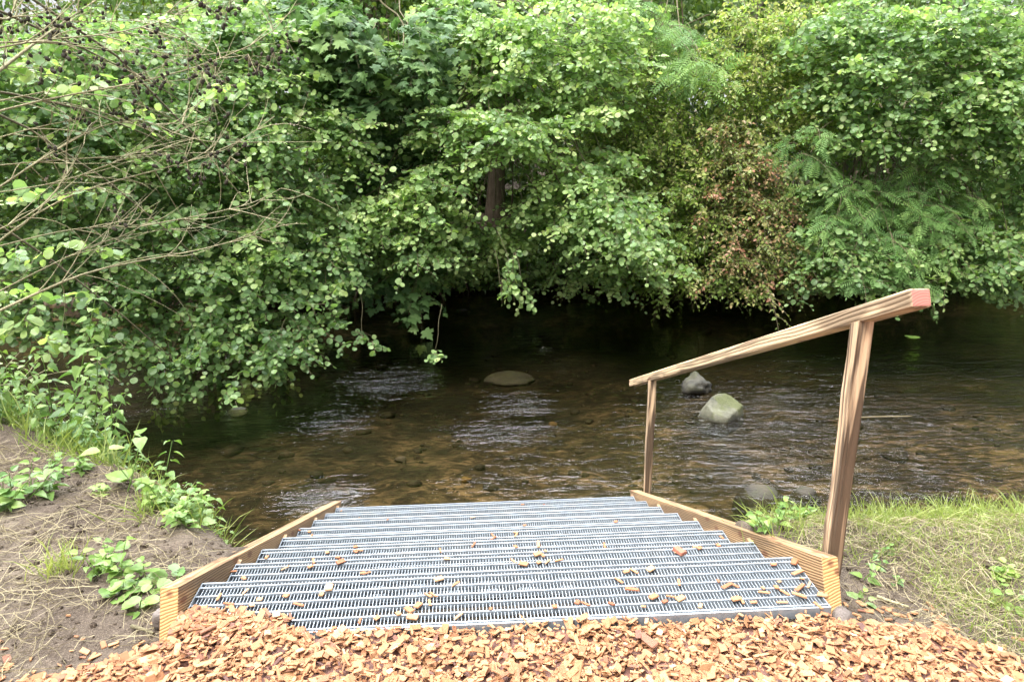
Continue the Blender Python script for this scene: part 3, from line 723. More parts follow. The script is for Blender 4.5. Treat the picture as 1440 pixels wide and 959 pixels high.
# centre alder: bright round leaves reaching out over the water
make_tree('alder_tree', 'alder with bright round leaves reaching over the stream behind the middle of the steps', 'tree', (.42, 10.6, 0), 5.2, .17, [
    (800, 35, 7.6, 95, 40), (760, 75, 7.5, 75, 35), (850, 85, 7.4, 50, 40), (690, 40, 7.8, 70, 40), (655, 20, 8.0, 40, 30),
    (700, 120, 7.6, 60, 24), (800, 140, 7.4, 70, 26), (860, 160, 7.0, 34, 16), (760, 160, 7.2, 50, 24),
    (690, 178, 6.9, 70, 26), (630, 165, 7.0, 44, 24), (745, 195, 6.9, 50, 20), (600, 185, 7.1, 30, 18), (720, 210, 6.9, 44, 14),
    (485, 190, 6.9, 40, 40), (455, 165, 7.0, 34, 30), (630, 225, 7.0, 34, 16), (600, 255, 6.9, 60, 24), (560, 290, 6.8, 60, 30),
    (620, 300, 6.9, 50, 24), (520, 320, 6.8, 50, 34), (580, 345, 6.8, 60, 30), (640, 340, 7.2, 44, 24), (490, 290, 6.9, 40, 30),
    (800, 245, 7.0, 50, 26), (850, 280, 6.6, 60, 36), (880, 320, 6.4, 60, 34), (820, 310, 6.8, 56, 30), (760, 290, 7.2, 44, 22), (920, 350, 6.6, 34, 22),
    (740, 325, 7.6, 46, 22), (690, 330, 7.7, 40, 16), (850, 225, 7.3, 34, 26), (720, 385, 6.3, 16, 24, dict(hang=.8, L=(.2, .4))), (740, 415, 6.3, 10, 10, dict(hang=.7, L=(.15, .25))), (705, 412, 6.3, 8, 10, dict(hang=.8, L=(.15, .25))),
    (612, 492, 5.9, 16, 6, dict(L=(.2, .3), twigs=1)), (890, 370, 6.6, 50, 14), (655, 372, 8.4, 44, 18), (780, 378, 8.2, 54, 14), (850, 392, 7.6, 44, 10), (600, 388, 8.0, 36, 14), (715, 352, 8.8, 34, 14), (820, 350, 7.6, 44, 20)],
    T_ALDER, .072, M['alder_light'], M['bark'], 3, upper=2, upr=(1.2, .4, .4), dens=1.05, tb=.52)
# maple: dark lobed leaves
make_tree('maple_tree', 'maple with dark green lobed leaves left of the middle alder', 'tree', (-1.5, 10.9, 0), 5.4, .14, [
    (500, 60, 7.3, 80, 60), (560, 100, 7.2, 60, 50), (450, 30, 7.5, 60, 50), (540, 140, 7.2, 60, 34), (600, 50, 7.6, 50, 40), (600, 120, 7.6, 44, 40), (470, 110, 7.2, 54, 44), (440, 80, 7.3, 34, 50),
    (640, 100, 8.4, 40, 50), (560, 190, 7.9, 50, 30), (530, 240, 8.2, 60, 40), (590, 225, 8.4, 50, 30), (490, 240, 8.2, 50, 30), (560, 395, 7.2, 30, 20), (585, 405, 7.0, 20, 14, dict(hang=.5)), (520, 380, 7.8, 50, 24), (600, 350, 8.2, 40, 30),
    (660, 30, 8.6, 40, 40), (400, 30, 8.0, 40, 50)],
    T_MAPLE, .155, M['maple'], M['bark'], 4, upper=3, upr=(1.4, .4, .5), upsize=.17, space=.085, opp=True, nj=.38, stalk=1.6, L=(.35, .7), twigs=1, droop=.6, dens=1.1)
# right-hand alder
make_tree('alder_tree', 'broad grey-green alder filling the upper right over the stream', 'tree', (8.2, 10.8, 0), 5.2, .16, [
    (1200, 30, 7.6, 90, 34), (1300, 40, 7.2, 100, 44), (1400, 40, 7.0, 70, 50), (1250, 90, 7.2, 90, 34), (1340, 110, 7.0, 90, 40), (1420, 110, 6.8, 50, 50),
    (1180, 130, 7.5, 60, 34), (1260, 150, 7.1, 70, 34), (1350, 180, 6.9, 80, 34), (1420, 190, 6.7, 44, 44), (1230, 195, 7.2, 50, 26), (1160, 70, 7.8, 50, 30), (1330, 230, 7.2, 60, 16),
    (1160, 245, 7.4, 34, 20), (1170, 330, 6.9, 44, 30), (1195, 365, 6.7, 44, 24), (1215, 390, 6.6, 30, 14), (1250, 335, 7.0, 44, 18), (1140, 360, 7.2, 24, 20),
    (1370, 330, 6.7, 60, 24), (1420, 350, 6.5, 44, 30), (1340, 365, 6.7, 50, 20), (1400, 385, 6.5, 44, 14), (1300, 340, 7.0, 40, 16), (1200, 404, 6.9, 44, 8), (1330, 396, 6.9, 50, 12), (1420, 402, 6.6, 40, 12), (1150, 400, 7.2, 34, 12), (1440, 270, 6.8, 30, 40), (1500, 200, 6.6, 60, 120), (1520, 60, 6.6, 60, 60), (1500, 340, 6.5, 50, 40)],
    T_ALDER, .075, M['alder'], M['bark_grey'], 5, upper=4, upr=(2.0, .5, .5), tb=.55)
# rowan-like pinnate leaves
make_tree('rowan_tree', 'small tree with feathery pinnate leaves hanging low under the grey-green alder', 'tree', (6.6, 10.6, 0), 4.2, .07, [
    (1240, 290, 7.2, 70, 36), (1300, 270, 7.0, 60, 34), (1340, 225, 7.0, 60, 26), (1200, 260, 7.2, 50, 30), (1260, 345, 6.8, 60, 30), (1310, 330, 6.8, 50, 34), (1150, 185, 7.2, 40, 24), (1390, 220, 7.0, 40, 24),
    (1220, 375, 6.7, 50, 24), (1280, 385, 6.5, 44, 18), (1180, 300, 7.0, 44, 34), (1140, 215, 7.2, 34, 18), (1370, 270, 7.0, 34, 26), (1330, 300, 6.8, 34, 26)],
    T_PIN, .235, M['ash'], M['bark_grey'], 6, space=.085, nj=.32, twigs=1, droop=.6, L=(.3, .55), dens=1.5, stalk=.2)
make_tree('ash_tree', 'tree with glossy pinnate leaves beside the upper edge, right of the middle alder', 'tree', (3.3, 10.9, 0), 5, .08, [
    (960, 60, 8.2, 50, 26), (985, 95, 8.0, 44, 24), (930, 40, 8.4, 40, 34), (1000, 110, 8.0, 24, 14), (955, 95, 8.2, 30, 20), (905, 20, 8.6, 40, 30)],
    T_PIN, .28, M['ash'], M['bark_grey'], 7, upper=3, space=.08, nj=.3, twigs=1, droop=.7, L=(.3, .55), dens=1.6, stalk=.2, tb=.7)
# small-leaved shrubs
SM = dict(space=.036, L=(.3, .65), nj=.6, twigs=2, droop=.7)
make_tree('small_leaved_shrub', 'dense shrub of tiny bright green leaves right of the middle alder, down to the water', 'shrub', (2.9, 9.9, 0), 3.2, .05, [
    (880, 190, 8.4, 60, 60), (930, 230, 8.2, 60, 50), (900, 130, 8.6, 50, 40), (960, 170, 8.4, 40, 40), (950, 290, 8.0, 50, 50), (985, 330, 7.9, 44, 44), (940, 350, 7.9, 34, 30), (970, 395, 7.7, 44, 24), (940, 395, 7.7, 24, 14), (1000, 230, 8.2, 34, 44), (870, 240, 8.4, 44, 40), (1020, 395, 7.7, 40, 20), (830, 200, 8.7, 44, 44)],
    T_OVATE, .066, M['small'], M['bark_grey'], 8, dens=.85, **SM)
make_tree('yellow_green_shrub', 'yellow-green shrub with pinkish tips at the upper edge above the red-tinged bush', 'shrub', (4.4, 10.3, 0), 4.2, .05, [
    (1050, 40, 8.4, 60, 40), (1110, 40, 8.4, 60, 40), (1020, 90, 8.4, 44, 34), (1080, 100, 8.2, 60, 34), (1140, 110, 8.4, 50, 40), (890, 75, 8.8, 44, 34), (1120, 160, 8.2, 50, 34), (1060, 150, 8.3, 44, 34), (1180, 60, 8.6, 40, 40)],
    T_OVATE, .066, M['small'], M['bark_grey'], 9, tb=.72, upper=3, upr=(.9, .5, .6), dens=.85, **SM)
make_tree('red_tinged_shrub', 'bush with reddish brown tinged leaves hanging to the water behind the handrail', 'shrub', (4.5, 9.6, 0), 2.6, .05, [
    (1020, 190, 7.9, 34, 34), (1040, 240, 7.7, 50, 40), (1070, 290, 7.6, 50, 40), (1020, 290, 7.7, 40, 40), (1050, 340, 7.5, 50, 34), (1085, 370, 7.4, 40, 34), (1030, 370, 7.5, 34, 30), (1080, 405, 7.2, 34, 14), (1095, 330, 7.5, 30, 34), (1060, 200, 7.8, 34, 30), (1085, 240, 7.8, 30, 34)],
    T_OVATE, .060, M['red'], M['bark_grey'], 10, tb=.40, ts=.32, dens=.85, **SM)

# ------------------------------------------------------------------ left alder on the near bank with bare fruiting branches
left = make_tree('alder_tree', 'large alder on the left bank whose leafy boughs hang low over the water', 'tree', (-5.6, 2.2, 0), 6, .16, [
    (330, 30, 7.0, 60, 40), (390, 110, 6.8, 40, 34), (360, 60, 7.0, 50, 44), (340, 120, 6.6, 60, 40), (400, 40, 7.4, 34, 30), (300, 170, 6.3, 80, 40), (360, 190, 6.4, 50, 40), (200, 60, 6.6, 80, 44), (100, 60, 6.2, 90, 50), (250, 120, 6.4, 70, 34), (150, 150, 6.1, 80, 40), (50, 150, 5.7, 60, 60),
    (90, 200, 5.8, 80, 34), (200, 210, 6.1, 80, 34), (300, 240, 6.2, 80, 40), (380, 250, 6.3, 50, 44), (60, 270, 5.6, 70, 34), (160, 270, 5.8, 80, 34), (250, 300, 6.0, 80, 34), (340, 310, 6.1, 70, 34), (420, 310, 6.4, 50, 34), (60, 330, 5.3, 70, 34), (450, 350, 6.3, 50, 34), (390, 370, 6.1, 60, 34), (300, 360, 5.9, 70, 30), (190, 340, 5.7, 60, 30), (120, 370, 5.3, 60, 34),
    (430, 270, 6.5, 34, 34), (470, 385, 6.3, 34, 24), (250, 400, 5.7, 60, 30), (330, 415, 5.7, 44, 30), (180, 400, 5.4, 40, 30), (400, 410, 5.9, 40, 20), (280, 440, 5.5, 44, 26), (220, 450, 5.4, 30, 34), (350, 450, 5.5, 40, 30), (310, 475, 5.3, 34, 24), (385, 480, 5.4, 34, 30),
    (385, 520, 5.3, 22, 22, dict(hang=.4, L=(.2, .4))), (240, 505, 5.1, 22, 34, H_), (235, 555, 5.0, 12, 30, dict(hang=.9, L=(.2, .4))), (20, 445, 4.9, 40, 24), (80, 450, 5.0, 40, 20), (300, 530, 5.2, 16, 26, dict(hang=.8, L=(.2, .4))), (240, 570, 4.9, 10, 16, dict(hang=.9, L=(.2, .35))), (385, 540, 5.2, 16, 12, dict(hang=.6, L=(.2, .35))), (305, 560, 5.1, 10, 14, dict(hang=.9, L=(.2, .35))), (205, 480, 5.0, 30, 26), (260, 520, 5.1, 26, 20), (350, 525, 5.2, 22, 16), (410, 490, 5.4, 26, 16), (150, 500, 4.8, 20, 20), (420, 445, 5.7, 34, 20), (350, 500, 5.3, 26, 16), (260, 475, 5.3, 30, 20),
    (470, 445, 5.9, 30, 14, dict(L=(.3, .5))), (510, 475, 5.9, 20, 10, dict(L=(.25, .4))), (430, 470, 5.6, 14, 12), (160, 450, 5.0, 30, 26), (30, 400, 4.9, 40, 34),
    (-80, 200, 5.4, 90, 200), (-60, 60, 5.8, 60, 60),
    (20, 268, 2.2, 26, 18, dict(L=(.15, .3), tb=.75, nolimb=1, d=.5)), (60, 415, 2.3, 30, 16, dict(L=(.15, .3), tb=.75, nolimb=1, d=.5)), (18, 340, 2.2, 20, 16, dict(L=(.15, .3), tb=.75, nolimb=1, d=.5)), (190, 150, 2.6, 24, 14, dict(L=(.15, .3), tb=.75, nolimb=1, d=.5)), (95, 120, 2.4, 30, 12, dict(L=(.15, .3), tb=.75, nolimb=1, d=.5)), (60, 470, 2.4, 30, 20, dict(L=(.15, .3), tb=.75, nolimb=1, d=.5)), (160, 105, 2.6, 20, 14, dict(L=(.15, .3), tb=.75, nolimb=1, d=.5)), (120, 260, 2.4, 20, 12, dict(L=(.15, .3), tb=.75, nolimb=1, d=.5)), (20, 400, 2.2, 20, 24, dict(L=(.15, .3), tb=.75, nolimb=1, d=.5)), (310, 120, 3.0, 20, 14, dict(L=(.15, .3), tb=.75, nolimb=1, d=.5)), (90, 350, 2.4, 30, 12, dict(L=(.15, .3), tb=.75, nolimb=1, d=.5)), (45, 90, 2.3, 24, 12, dict(L=(.15, .3), tb=.75, nolimb=1, d=.5))],
    T_ALDER, .073, M['alder'], M['bark'], 12, upper=3, upr=(1.2, 1.0, .8), tb=.5, dens=.95, limbp=.12)
rb = np.random.RandomState(21)
BR = [[(-60, 150), (0, 98), (50, 60), (95, 28), (145, -6), 9], [(-40, 75), (60, 55), (160, 50), (230, 30), (285, 6), 5], [(-40, 168), (60, 138), (190, 120), (290, 92), (390, 52), (421, -5), 5], [(-40, 62), (60, 58), (150, 72), (280, 80), 5],
      [(-40, 290), (60, 222), (150, 170), (235, 168), 5], [(-40, 236), (120, 222), (260, 216), (300, 214), 3.2], [(-40, 372), (60, 286), (150, 256), (240, 236), (330, 208), (386, 164), 5], [(-40, 456), (85, 396), (150, 374), (300, 350), (386, 320), 7],
      [(-40, 356), (95, 322), (200, 316), 3.5], [(-40, 150), (60, 130), (100, 122), (180, 126), 4], [(-40, 340), (50, 300), (90, 255), (118, 203), 3], [(-40, 550), (20, 538), (80, 524), 4], [(-40, 430), (60, 378), (150, 335), (240, 322), 4], [(-30, 30), (40, 20), (110, 34), (190, 30), (260, 12), 3.5],
      [(-40, 205), (60, 176), (160, 160), (240, 180), 3], [(-40, 275), (80, 262), (170, 226), (250, 190), (300, 120), (335, 40), 3], [(-30, 20), (15, 30), (24, -10), 6], [(200, 318), (300, 300), (360, 285), (395, 265), 3]]
for b in BR:
    w = b[-1]; q = b[:-1]; Y0 = rb.uniform(1.5, 2.3)
    P = np.array([PY(x, y, Y0+.3*k) for k, (x, y) in enumerate(q)])
    n = 12; t = np.linspace(0, len(P)-1, n); i = np.clip(t.astype(int), 0, len(P)-2); f = (t-i)[:, None]
    # smooth
    Q = P[i]*(1-f)+P[i+1]*f
    for _ in range(2): Q[1:-1] = .25*Q[:-2]+.5*Q[1:-1]+.25*Q[2:]
    rr = px2m(w, Y0)/2*.62*np.linspace(1, .3, n)
    mb = MB(); mb.tube(Q, rr, 6, 0)
    L = np.linalg.norm(Q[-1]-Q[0])
    for s_ in range(int(5+L*6)):
        k = rb.randint(2, n); o = Q[k]; d = unit(Q[min(k, n-1)]-Q[k-1]) + rb.normal(0, .55, 3); d = unit(d); l2 = rb.uniform(.15, .6)
        tt = np.linspace(0, 1, 6)[:, None]; c2 = rb.normal(0, .25, 3)
        S = o + tt*d*l2 + tt*tt*c2*l2
        mb.tube(S, np.linspace(.0032, .0010, 6), 4, 0, cap=False)
        if rb.rand() < .55:
            d3 = unit(d+rb.normal(0, .7, 3)); S2 = S[3]+np.linspace(0, 1, 4)[:, None]*d3*l2*.5; mb.tube(S2, np.linspace(.0018, .0009, 4), 3, 0, cap=False)
    br = mb.build('bare_branch', M['bare'], left, True)
CN = [(45, 15), (90, 30), (75, 45), (30, 30), (150, 30), (52, 45), (95, 85), (110, 62), (290, 10), (325, 12), (210, 34), (190, 113), (235, 88), (235, 120), (150, 95), (278, 100), (286, 112), (405, 68), (385, 86), (365, 102), (142, 102), (310, 125), (300, 150), (60, 103), (320, 30), (85, 52),
      (335, 205), (235, 226), (265, 240), (285, 240), (300, 232), (350, 88), (175, 82), (170, 160), (200, 155), (20, 60), (5, 35), (70, 8), (40, 90), (120, 40), (275, 80), (230, 60), (205, 110), (300, 105), (120, 165), (55, 190), (325, 232), (165, 310)]
ico = bmesh.new(); bmesh.ops.create_icosphere(ico, subdivisions=1, radius=1); IV = np.array([v.co[:] for v in ico.verts]); IF = np.array([[v.index for v in f.verts] for f in ico.faces]); ico.free()
for px, py in CN:
    c = PY(px, py, rb.uniform(1.7, 2.6)); mb = MB()
    for k in range(rb.randint(5, 10)):
        o = c + rb.normal(0, 1, 3)*np.array([.036, .036, .045]); s = rb.uniform(.75, 1.15)
        V = IV*np.array([.0105, .0105, .0155])*s; ax = Euler(tuple(rb.normal(0, .7, 3))).to_matrix(); V = V @ np.array(ax).T
        mb.add(V+o, IF, 0); mb.tube([c+np.array([0, 0, .04]), (c+o)/2+np.array([0, 0, .015]), o], .0014, 3, 1, cap=False)
    mb.build('cone_cluster', [M['cone'], M['bare']], left)

# ------------------------------------------------------------------ understory and trees further back (real depth behind the boughs)
def thicket(name, label, x0, x1, y0, y1, z0, z1, n, size, mat, seed, cat='shrub', group=None, stems=14, tb=.5, holes=0.0):
    rng = np.random.RandomState(seed)
    cx = (x0+x1)/2; cy = (y0+y1)/2
    root = empty(name, (cx, cy, float(H(cx, cy)))); tag(root, label, cat, group)
    mb = MB()
    x = rng.uniform(x0, x1, n); y = rng.uniform(y0, y1, n); z = z0+(z1-z0)*rng.rand(n)
    keep = (fbm(x*1.0+seed, z*1.2, 1.1, 3)+.5*vnoise(y, x, 1.5) > -.45+holes); x, y, z = x[keep], y[keep], z[keep]
    zg = H(x, y); z = np.maximum(z, np.maximum(zg+.05, ZW+.1)); n = len(x)
    pos = np.stack([x, y, z], -1)
    mb.leaves(T_OVATE, pos, unit(np.array([0, -.5, -.4])+rng.normal(0, .6, (n, 3))), unit(np.array([0, -.6, .6])+rng.normal(0, .5, (n, 3))), size*rng.uniform(.6, 1.3, n), 0, np.clip(rng.normal(tb, .25, n), 0, 1), bend=rng.uniform(.3, 2, n))
    mb.build('foliage', mat, root)
    mb = MB()
    for k in range(stems):
        a = np.array([rng.uniform(x0, x1), rng.uniform(y0, y1), 0]); a[2] = float(H(a[0], a[1]))-.05
        b = a+np.array([rng.normal(0, .3), rng.normal(-.2, .3), z1-a[2]-rng.uniform(0, .6)])
        t = np.linspace(0, 1, 7)[:, None]; P = a+(b-a)*t; P[1:] += rng.normal(0, .05, (6, 3))
        mb.tube(P, np.linspace(.018, .005, 7)*rng.uniform(.5, 1.4), 5, 0)
    mb.build('stem', M['bark'], root, True)
    return root
W_ = [(-10.5, -6.5, 'leafy undergrowth shrub at the left edge of the far bank'), (-6.5, -3.4, 'leafy undergrowth shrub on the far bank behind the hanging alder boughs'), (-3.4, -.6, 'dark undergrowth shrub on the far bank beneath the maple'),
      (-.7, 1.1, 'undergrowth shrub on the far bank behind the brown alder trunk'), (1.0, 3.2, 'dark undergrowth shrub on the far bank right of the brown trunk'), (3.2, 6.2, 'undergrowth shrub behind the red-tinged bush'), (6.2, 9.4, 'undergrowth shrub behind the feathery pinnate tree'), (9.4, 14, 'undergrowth shrub at the right edge of the far bank')]
for k, (a, b, lab) in enumerate(W_):
    thicket('undergrowth_shrub', lab, a, b, 11.1 if k == 3 else 9.3, 12.4, -1.05, 3.7, int(4300*(b-a)), .105, M['dark'], 40+k, group='undergrowth shrubs along the far bank', holes=.02)
thicket('bank_shrub', 'low dark shrub hanging from the far bank left of the brown trunk', -1.2, .1, 9.2, 10.2, -1.0, .2, 1500, .10, M['dark'], 60, tb=.7)
thicket('bank_shrub', 'low dark shrub on the far bank right of the brown trunk foot', 1.1, 2.2, 9.4, 10.4, -.75, .1, 900, .09, M['dark'], 61, tb=.6)
for k, (a, b, lab) in enumerate([(2.0, 3.3, 'low leafy shrub overhanging the far waterline beneath the tiny-leaved shrub'), (3.3, 4.9, 'low leafy shrub overhanging the far waterline under the red-tinged bush'), (4.9, 6.5, 'low leafy shrub overhanging the far waterline right of the red-tinged bush'), (6.5, 8.3, 'low leafy shrub overhanging the far waterline beneath the feathery pinnate tree'), (8.3, 10.6, 'low leafy shrub overhanging the far waterline at the right picture edge'), (-3.0, -1.1, 'low leafy shrub overhanging the far waterline beneath the maple'), (-5.4, -3.0, 'low leafy shrub overhanging the far waterline behind the left alder boughs'), (-.2, 1.2, 'low leafy fringe at the foot of the brown alder trunk')]):
    ym = float(np.interp((a+b)/2, XF, YF))
    thicket('bank_shrub', lab, a, b, ym-.75, ym+.35, -1.06, .35 if k != 7 else -.35, int(1500*(b-a)), .085, M['small'] if k in (0, 2, 4) else M['dark'], 90+k, tb=.55, stems=8)
BK = [(-14, 15, 7.6, 'broad far tree at the left end of the wood'), (-8.5, 17, 8.6, 'second far tree from the left end of the wood'), (-3.5, 15.5, 7.6, 'far tree showing yellow-green behind the maple'), (1.2, 17, 8.6, 'far tree showing yellow-green behind the middle alder'),
      (5.8, 15.5, 7.6, 'far tree behind the yellow-green shrub'), (11, 17, 8.6, 'far tree behind the grey-green alder'), (17, 16, 7.6, 'far tree at the right end of the wood')]
for k, (x, y, h, lab) in enumerate(BK):
    r_ = np.random.RandomState(80+k); zb = float(H(x, y)); root = empty('far_tree', (x, y, zb)); tag(root, lab, 'tree', 'trees of the wood behind the far bank')
    trunk([(x, y, zb-.1), (x+r_.normal(0, .2), y, zb+h*.4), (x+r_.normal(0, .4), y, zb+h*.9)], .16, M['bark'], root)
    mb = MB(); n = 14000
    cl = np.stack([x+r_.uniform(-3.6, 3.6, 34), y+r_.uniform(-1.8, 1.8, 34), zb+.5+(h-.5)*r_.rand(34)**.9], -1)
    pos = cl[r_.randint(0, 34, n)] + unit(r_.normal(size=(n, 3)))*r_.rand(n, 1)**.45*np.array([1.1, .9, .9])
    mb.leaves(T_FAR, pos, r_.normal(size=(n, 3)), unit(np.array([0, -.4, .7])+r_.normal(0, .6, (n, 3))), r_.uniform(.15, .32, n), 0, np.clip(r_.normal(.55, .25, n), 0, 1))
    mb.build('crown', M['back'], root)
# slim pale trunk at the top edge, old stems among the roots
def slim(px, py, Y, rad, h, label, mat):
    p = PY(px, py, Y); x, y = p[0], p[1]; zb = float(H(x, y)); root = empty('slim_tree', (x, y, zb)); tag(root, label, 'tree')
    trunk([(x-.05, y, zb-.1), (x, y, 2.6), (x+.05, y+.1, h)], rad, mat, root)
    r_ = np.random.RandomState(int(px)); mb = MB(); n = 2600
    pos = np.array([x, y+.3, h]) + unit(r_.normal(size=(n, 3)))*r_.rand(n, 1)**.4*np.array([1.5, 1.1, 1.8]); pos[:, 2] = np.maximum(pos[:, 2], 4.2)
    mb.leaves(T_FAR, pos, r_.normal(size=(n, 3)), unit(np.array([0, -.4, .7])+r_.normal(0, .6, (n, 3))), r_.uniform(.09, .16, n), 0, np.clip(r_.normal(.5, .2, n), 0, 1))
    mb.build('crown', M['back'], root)
slim(818, 10, 11.2, .085, 5.2, 'slim pale grey trunk showing at the top edge above the middle alder', M['bark_grey'])
slim(508, 10, 11.3, .06, 5.4, 'thin brown trunk at the top edge among the maple leaves', M['bark'])

# ------------------------------------------------------------------ stones, leaf and litter in the stream
def rock(name, label, c, r, mat, seed, sub=4, rough=.16, cuts=(), cat='stone'):
    bm = bmesh.new(); bmesh.ops.create_icosphere(bm, subdivisions=sub, radius=1)
    rs = np.random.RandomState(seed); V = np.array([v.co[:] for v in bm.verts])
    d = np.zeros(len(V))
    for k in range(9):       # facet planes
        nrm = unit(rs.normal(size=3)); h = rs.uniform(.62, .95); p = V@nrm; d = np.where(p > h, np.maximum(d, p-h), d)
        V = np.where((p > h)[:, None], V-nrm*((p-h)*.85)[:, None], V)
    for nrm, h in cuts:
        nrm = unit(np.array(nrm)); p = V@nrm; V = np.where((p > h)[:, None], V-nrm*(p-h)[:, None]*.97, V)
    V = V*(1+rough*(fbm(V[:, 0]*1.4+seed, V[:, 1]*1.4+V[:, 2], 1.3, 4))[:, None])
    V = V*np.asarray(r); ax = np.array(Euler((0, 0, rs.uniform(0, 6.28))).to_matrix()); 
    for v, q in zip(bm.verts, V): v.co = q
    me = bpy.data.meshes.new(name); bm.to_mesh(me); bm.free(); me.materials.append(mat)
    for p in me.polygons: p.use_smooth = True
    o = bpy.data.objects.new(name, me); col.objects.link(o); o.location = [float(q) for q in c]
    return tag(o, label, cat)
c = PZ(1019, 592, ZW); rock('boulder', 'grey mossy boulder breaking the water below the handrail', (c[0], c[1]+.13, ZW+.0), (.235, .22, .215), M['boulder'], 3, rough=.1, cuts=[((.12, -.45, .85), .50), ((.6, -.7, .1), .62), ((-.8, -.4, .2), .7)])
c = PZ(982, 548, ZW); rock('stump', 'grey rotten stump with moss behind the mossy boulder under the handrail', (c[0], c[1]+.05, ZW+.0), (.15, .24, .13), M['wet_stone'], 5, rough=.5, cat='stump')
c = PZ(1078, 700, ZW); rock('rock', 'large brown rock just under the water beside the right bank', (c[0], c[1]+.1, ZW-.14), (.21, .19, .17), M['brown_stone'], 7, rough=.08)
c = PZ(1140, 697, ZW); rock('rock', 'low wet stone beside the large brown rock at the right bank', (c[0], c[1]+.06, ZW-.055), (.13, .10, .08), M['brown_stone'], 27)
c = PZ(718, 528, ZW); rock('flat_rock', 'flat dark rock awash in midstream', (c[0], c[1]+.05, ZW-.056), (.27, .21, .06), M['wet_stone'], 9, rough=.2)
c = PZ(335, 575, ZW); rock('rock', 'small dark rock awash below the hanging alder boughs on the left', (c[0], c[1], ZW-.036), (.10, .08, .05), M['wet_stone'], 10)
c = PZ(652, 436, ZW); rock('rock', 'small green-grey rock near the far bank under the middle alder', (c[0], c[1], ZW-.04), (.12, .1, .06), M['wet_stone'], 12)
c = PZ(655, 646, ZW-.2); rock('pebble', 'ochre yellow pebble on the stream bed below the steps', (c[0], c[1], float(H(c[0], c[1]))+.02), (.05, .035, .03), M['yellow'], 13, 3)
c = PZ(562, 606, ZW-.2); rock('pebble', 'pale pebble on the stream bed left of the ochre one', (c[0], c[1], float(H(c[0], c[1]))+.02), (.06, .045, .03), M['grey_stone'], 14, 3)
c = PZ(778, 548, ZW-.2); rock('pebble', 'brown ochre pebble on the stream bed behind the flat midstream rock', (c[0], c[1], float(H(c[0], c[1]))+.02), (.05, .04, .03), M['yellow'], 15, 3)
c = PZ(1195, 868, -.04); rock('stone', 'pinkish grey stone at the foot of the right side board among the chips', (c[0]-.01, c[1]+.02, -.062), (.034, .045, .042), M['grey_stone'], 16, 3)
c = PZ(222, 872, -.05); rock('stone', 'grey stone beside the near end of the left side board', (c[0]-.01, c[1]+.04, -.075), (.024, .03, .04), M['grey_stone'], 17, 3)
# stream-bed stones: gravel nobody could count
rs = np.random.RandomState(33); mb = MB()
V8 = IV
for k in range(420):
    x = rs.uniform(-4, 5.5); y = rs.uniform(1.6, 8.5); z = float(H(x, y))
    if z > ZW-.1: continue
    s = rs.lognormal(math.log(.035), .6); s = min(s, .13)
    V = V8*np.array([s*rs.uniform(.8, 1.3), s*rs.uniform(.7, 1.1), s*rs.uniform(.3, .6)])*(1+rs.normal(0, .12, (len(V8), 1))); a = rs.uniform(0, 6.28)
    V = V @ np.array([[math.cos(a), math.sin(a), 0], [-math.sin(a), math.cos(a), 0], [0, 0, 1]]); V = V+np.array([x, y, z+s*.12]); V[:, 2] = np.minimum(V[:, 2], ZW-.06)
    mb.add(V, IF, 0)
tag(mb.build('gravel', M['pebble'], smooth=True), 'brown gravel and stones on the shallow stream bed', 'gravel', kind='stuff')
# floating leaf
c = PZ(1287, 475, ZW); mb = MB()
mb.leaves(T_OVATE, [c+np.array([-.09, .0, .007]), c+np.array([-.10, .05, .008]), c+np.array([-.02, .03, .009])], np.array([(1, -.15, 0), (1, .1, 0), (.9, -.3, 0)]), np.array([(0, 0, 1.0), (0, 0, 1), (0, 0, 1)]), [.15, .12, .10], 0, [.55, .35, .7], bend=np.array([.12, .12, .12]))
tag(mb.build('floating_leaf', M['weed']), 'yellow-green leaf spray floating on the dark water right of the handrail', 'leaf')
# reed stem on the water
mb = MB(); a, b = PZ(1175, 589, ZW+.012), PZ(1282, 585, ZW+.012); mb.tube([a, (a+b)/2+np.array([0, .01, .004]), b], .004, 4, 0); tag(mb.build('stalk', M['straw']), 'pale straw stalk floating on the water right of the handrail post', 'stalk')

# ------------------------------------------------------------------ near-bank plants
def blades(mb, x, y, n, h, rng, spread=.06, mat=0, tint=.5, lean=.45, z=None, w=1.0):
    px = x+rng.normal(0, spread, n); py = y+rng.normal(0, spread, n); pz = H(px, py)-.01
    d = unit(np.stack([rng.normal(0, lean, n), rng.normal(0, lean, n), np.ones(n)], -1))
    nn = unit(rng.normal(size=(n, 3))*np.array([1, 1, .2]))
    T = (T_BLADE[0]*np.array([w, 1, 1]), T_BLADE[1])
    mb.leaves(T, np.stack([px, py, pz], -1), d, nn, h*rng.uniform(.5, 1.15, n), mat, np.clip(rng.normal(tint, .2, n), 0, 1), bend=rng.uniform(.5, 2.5, n))
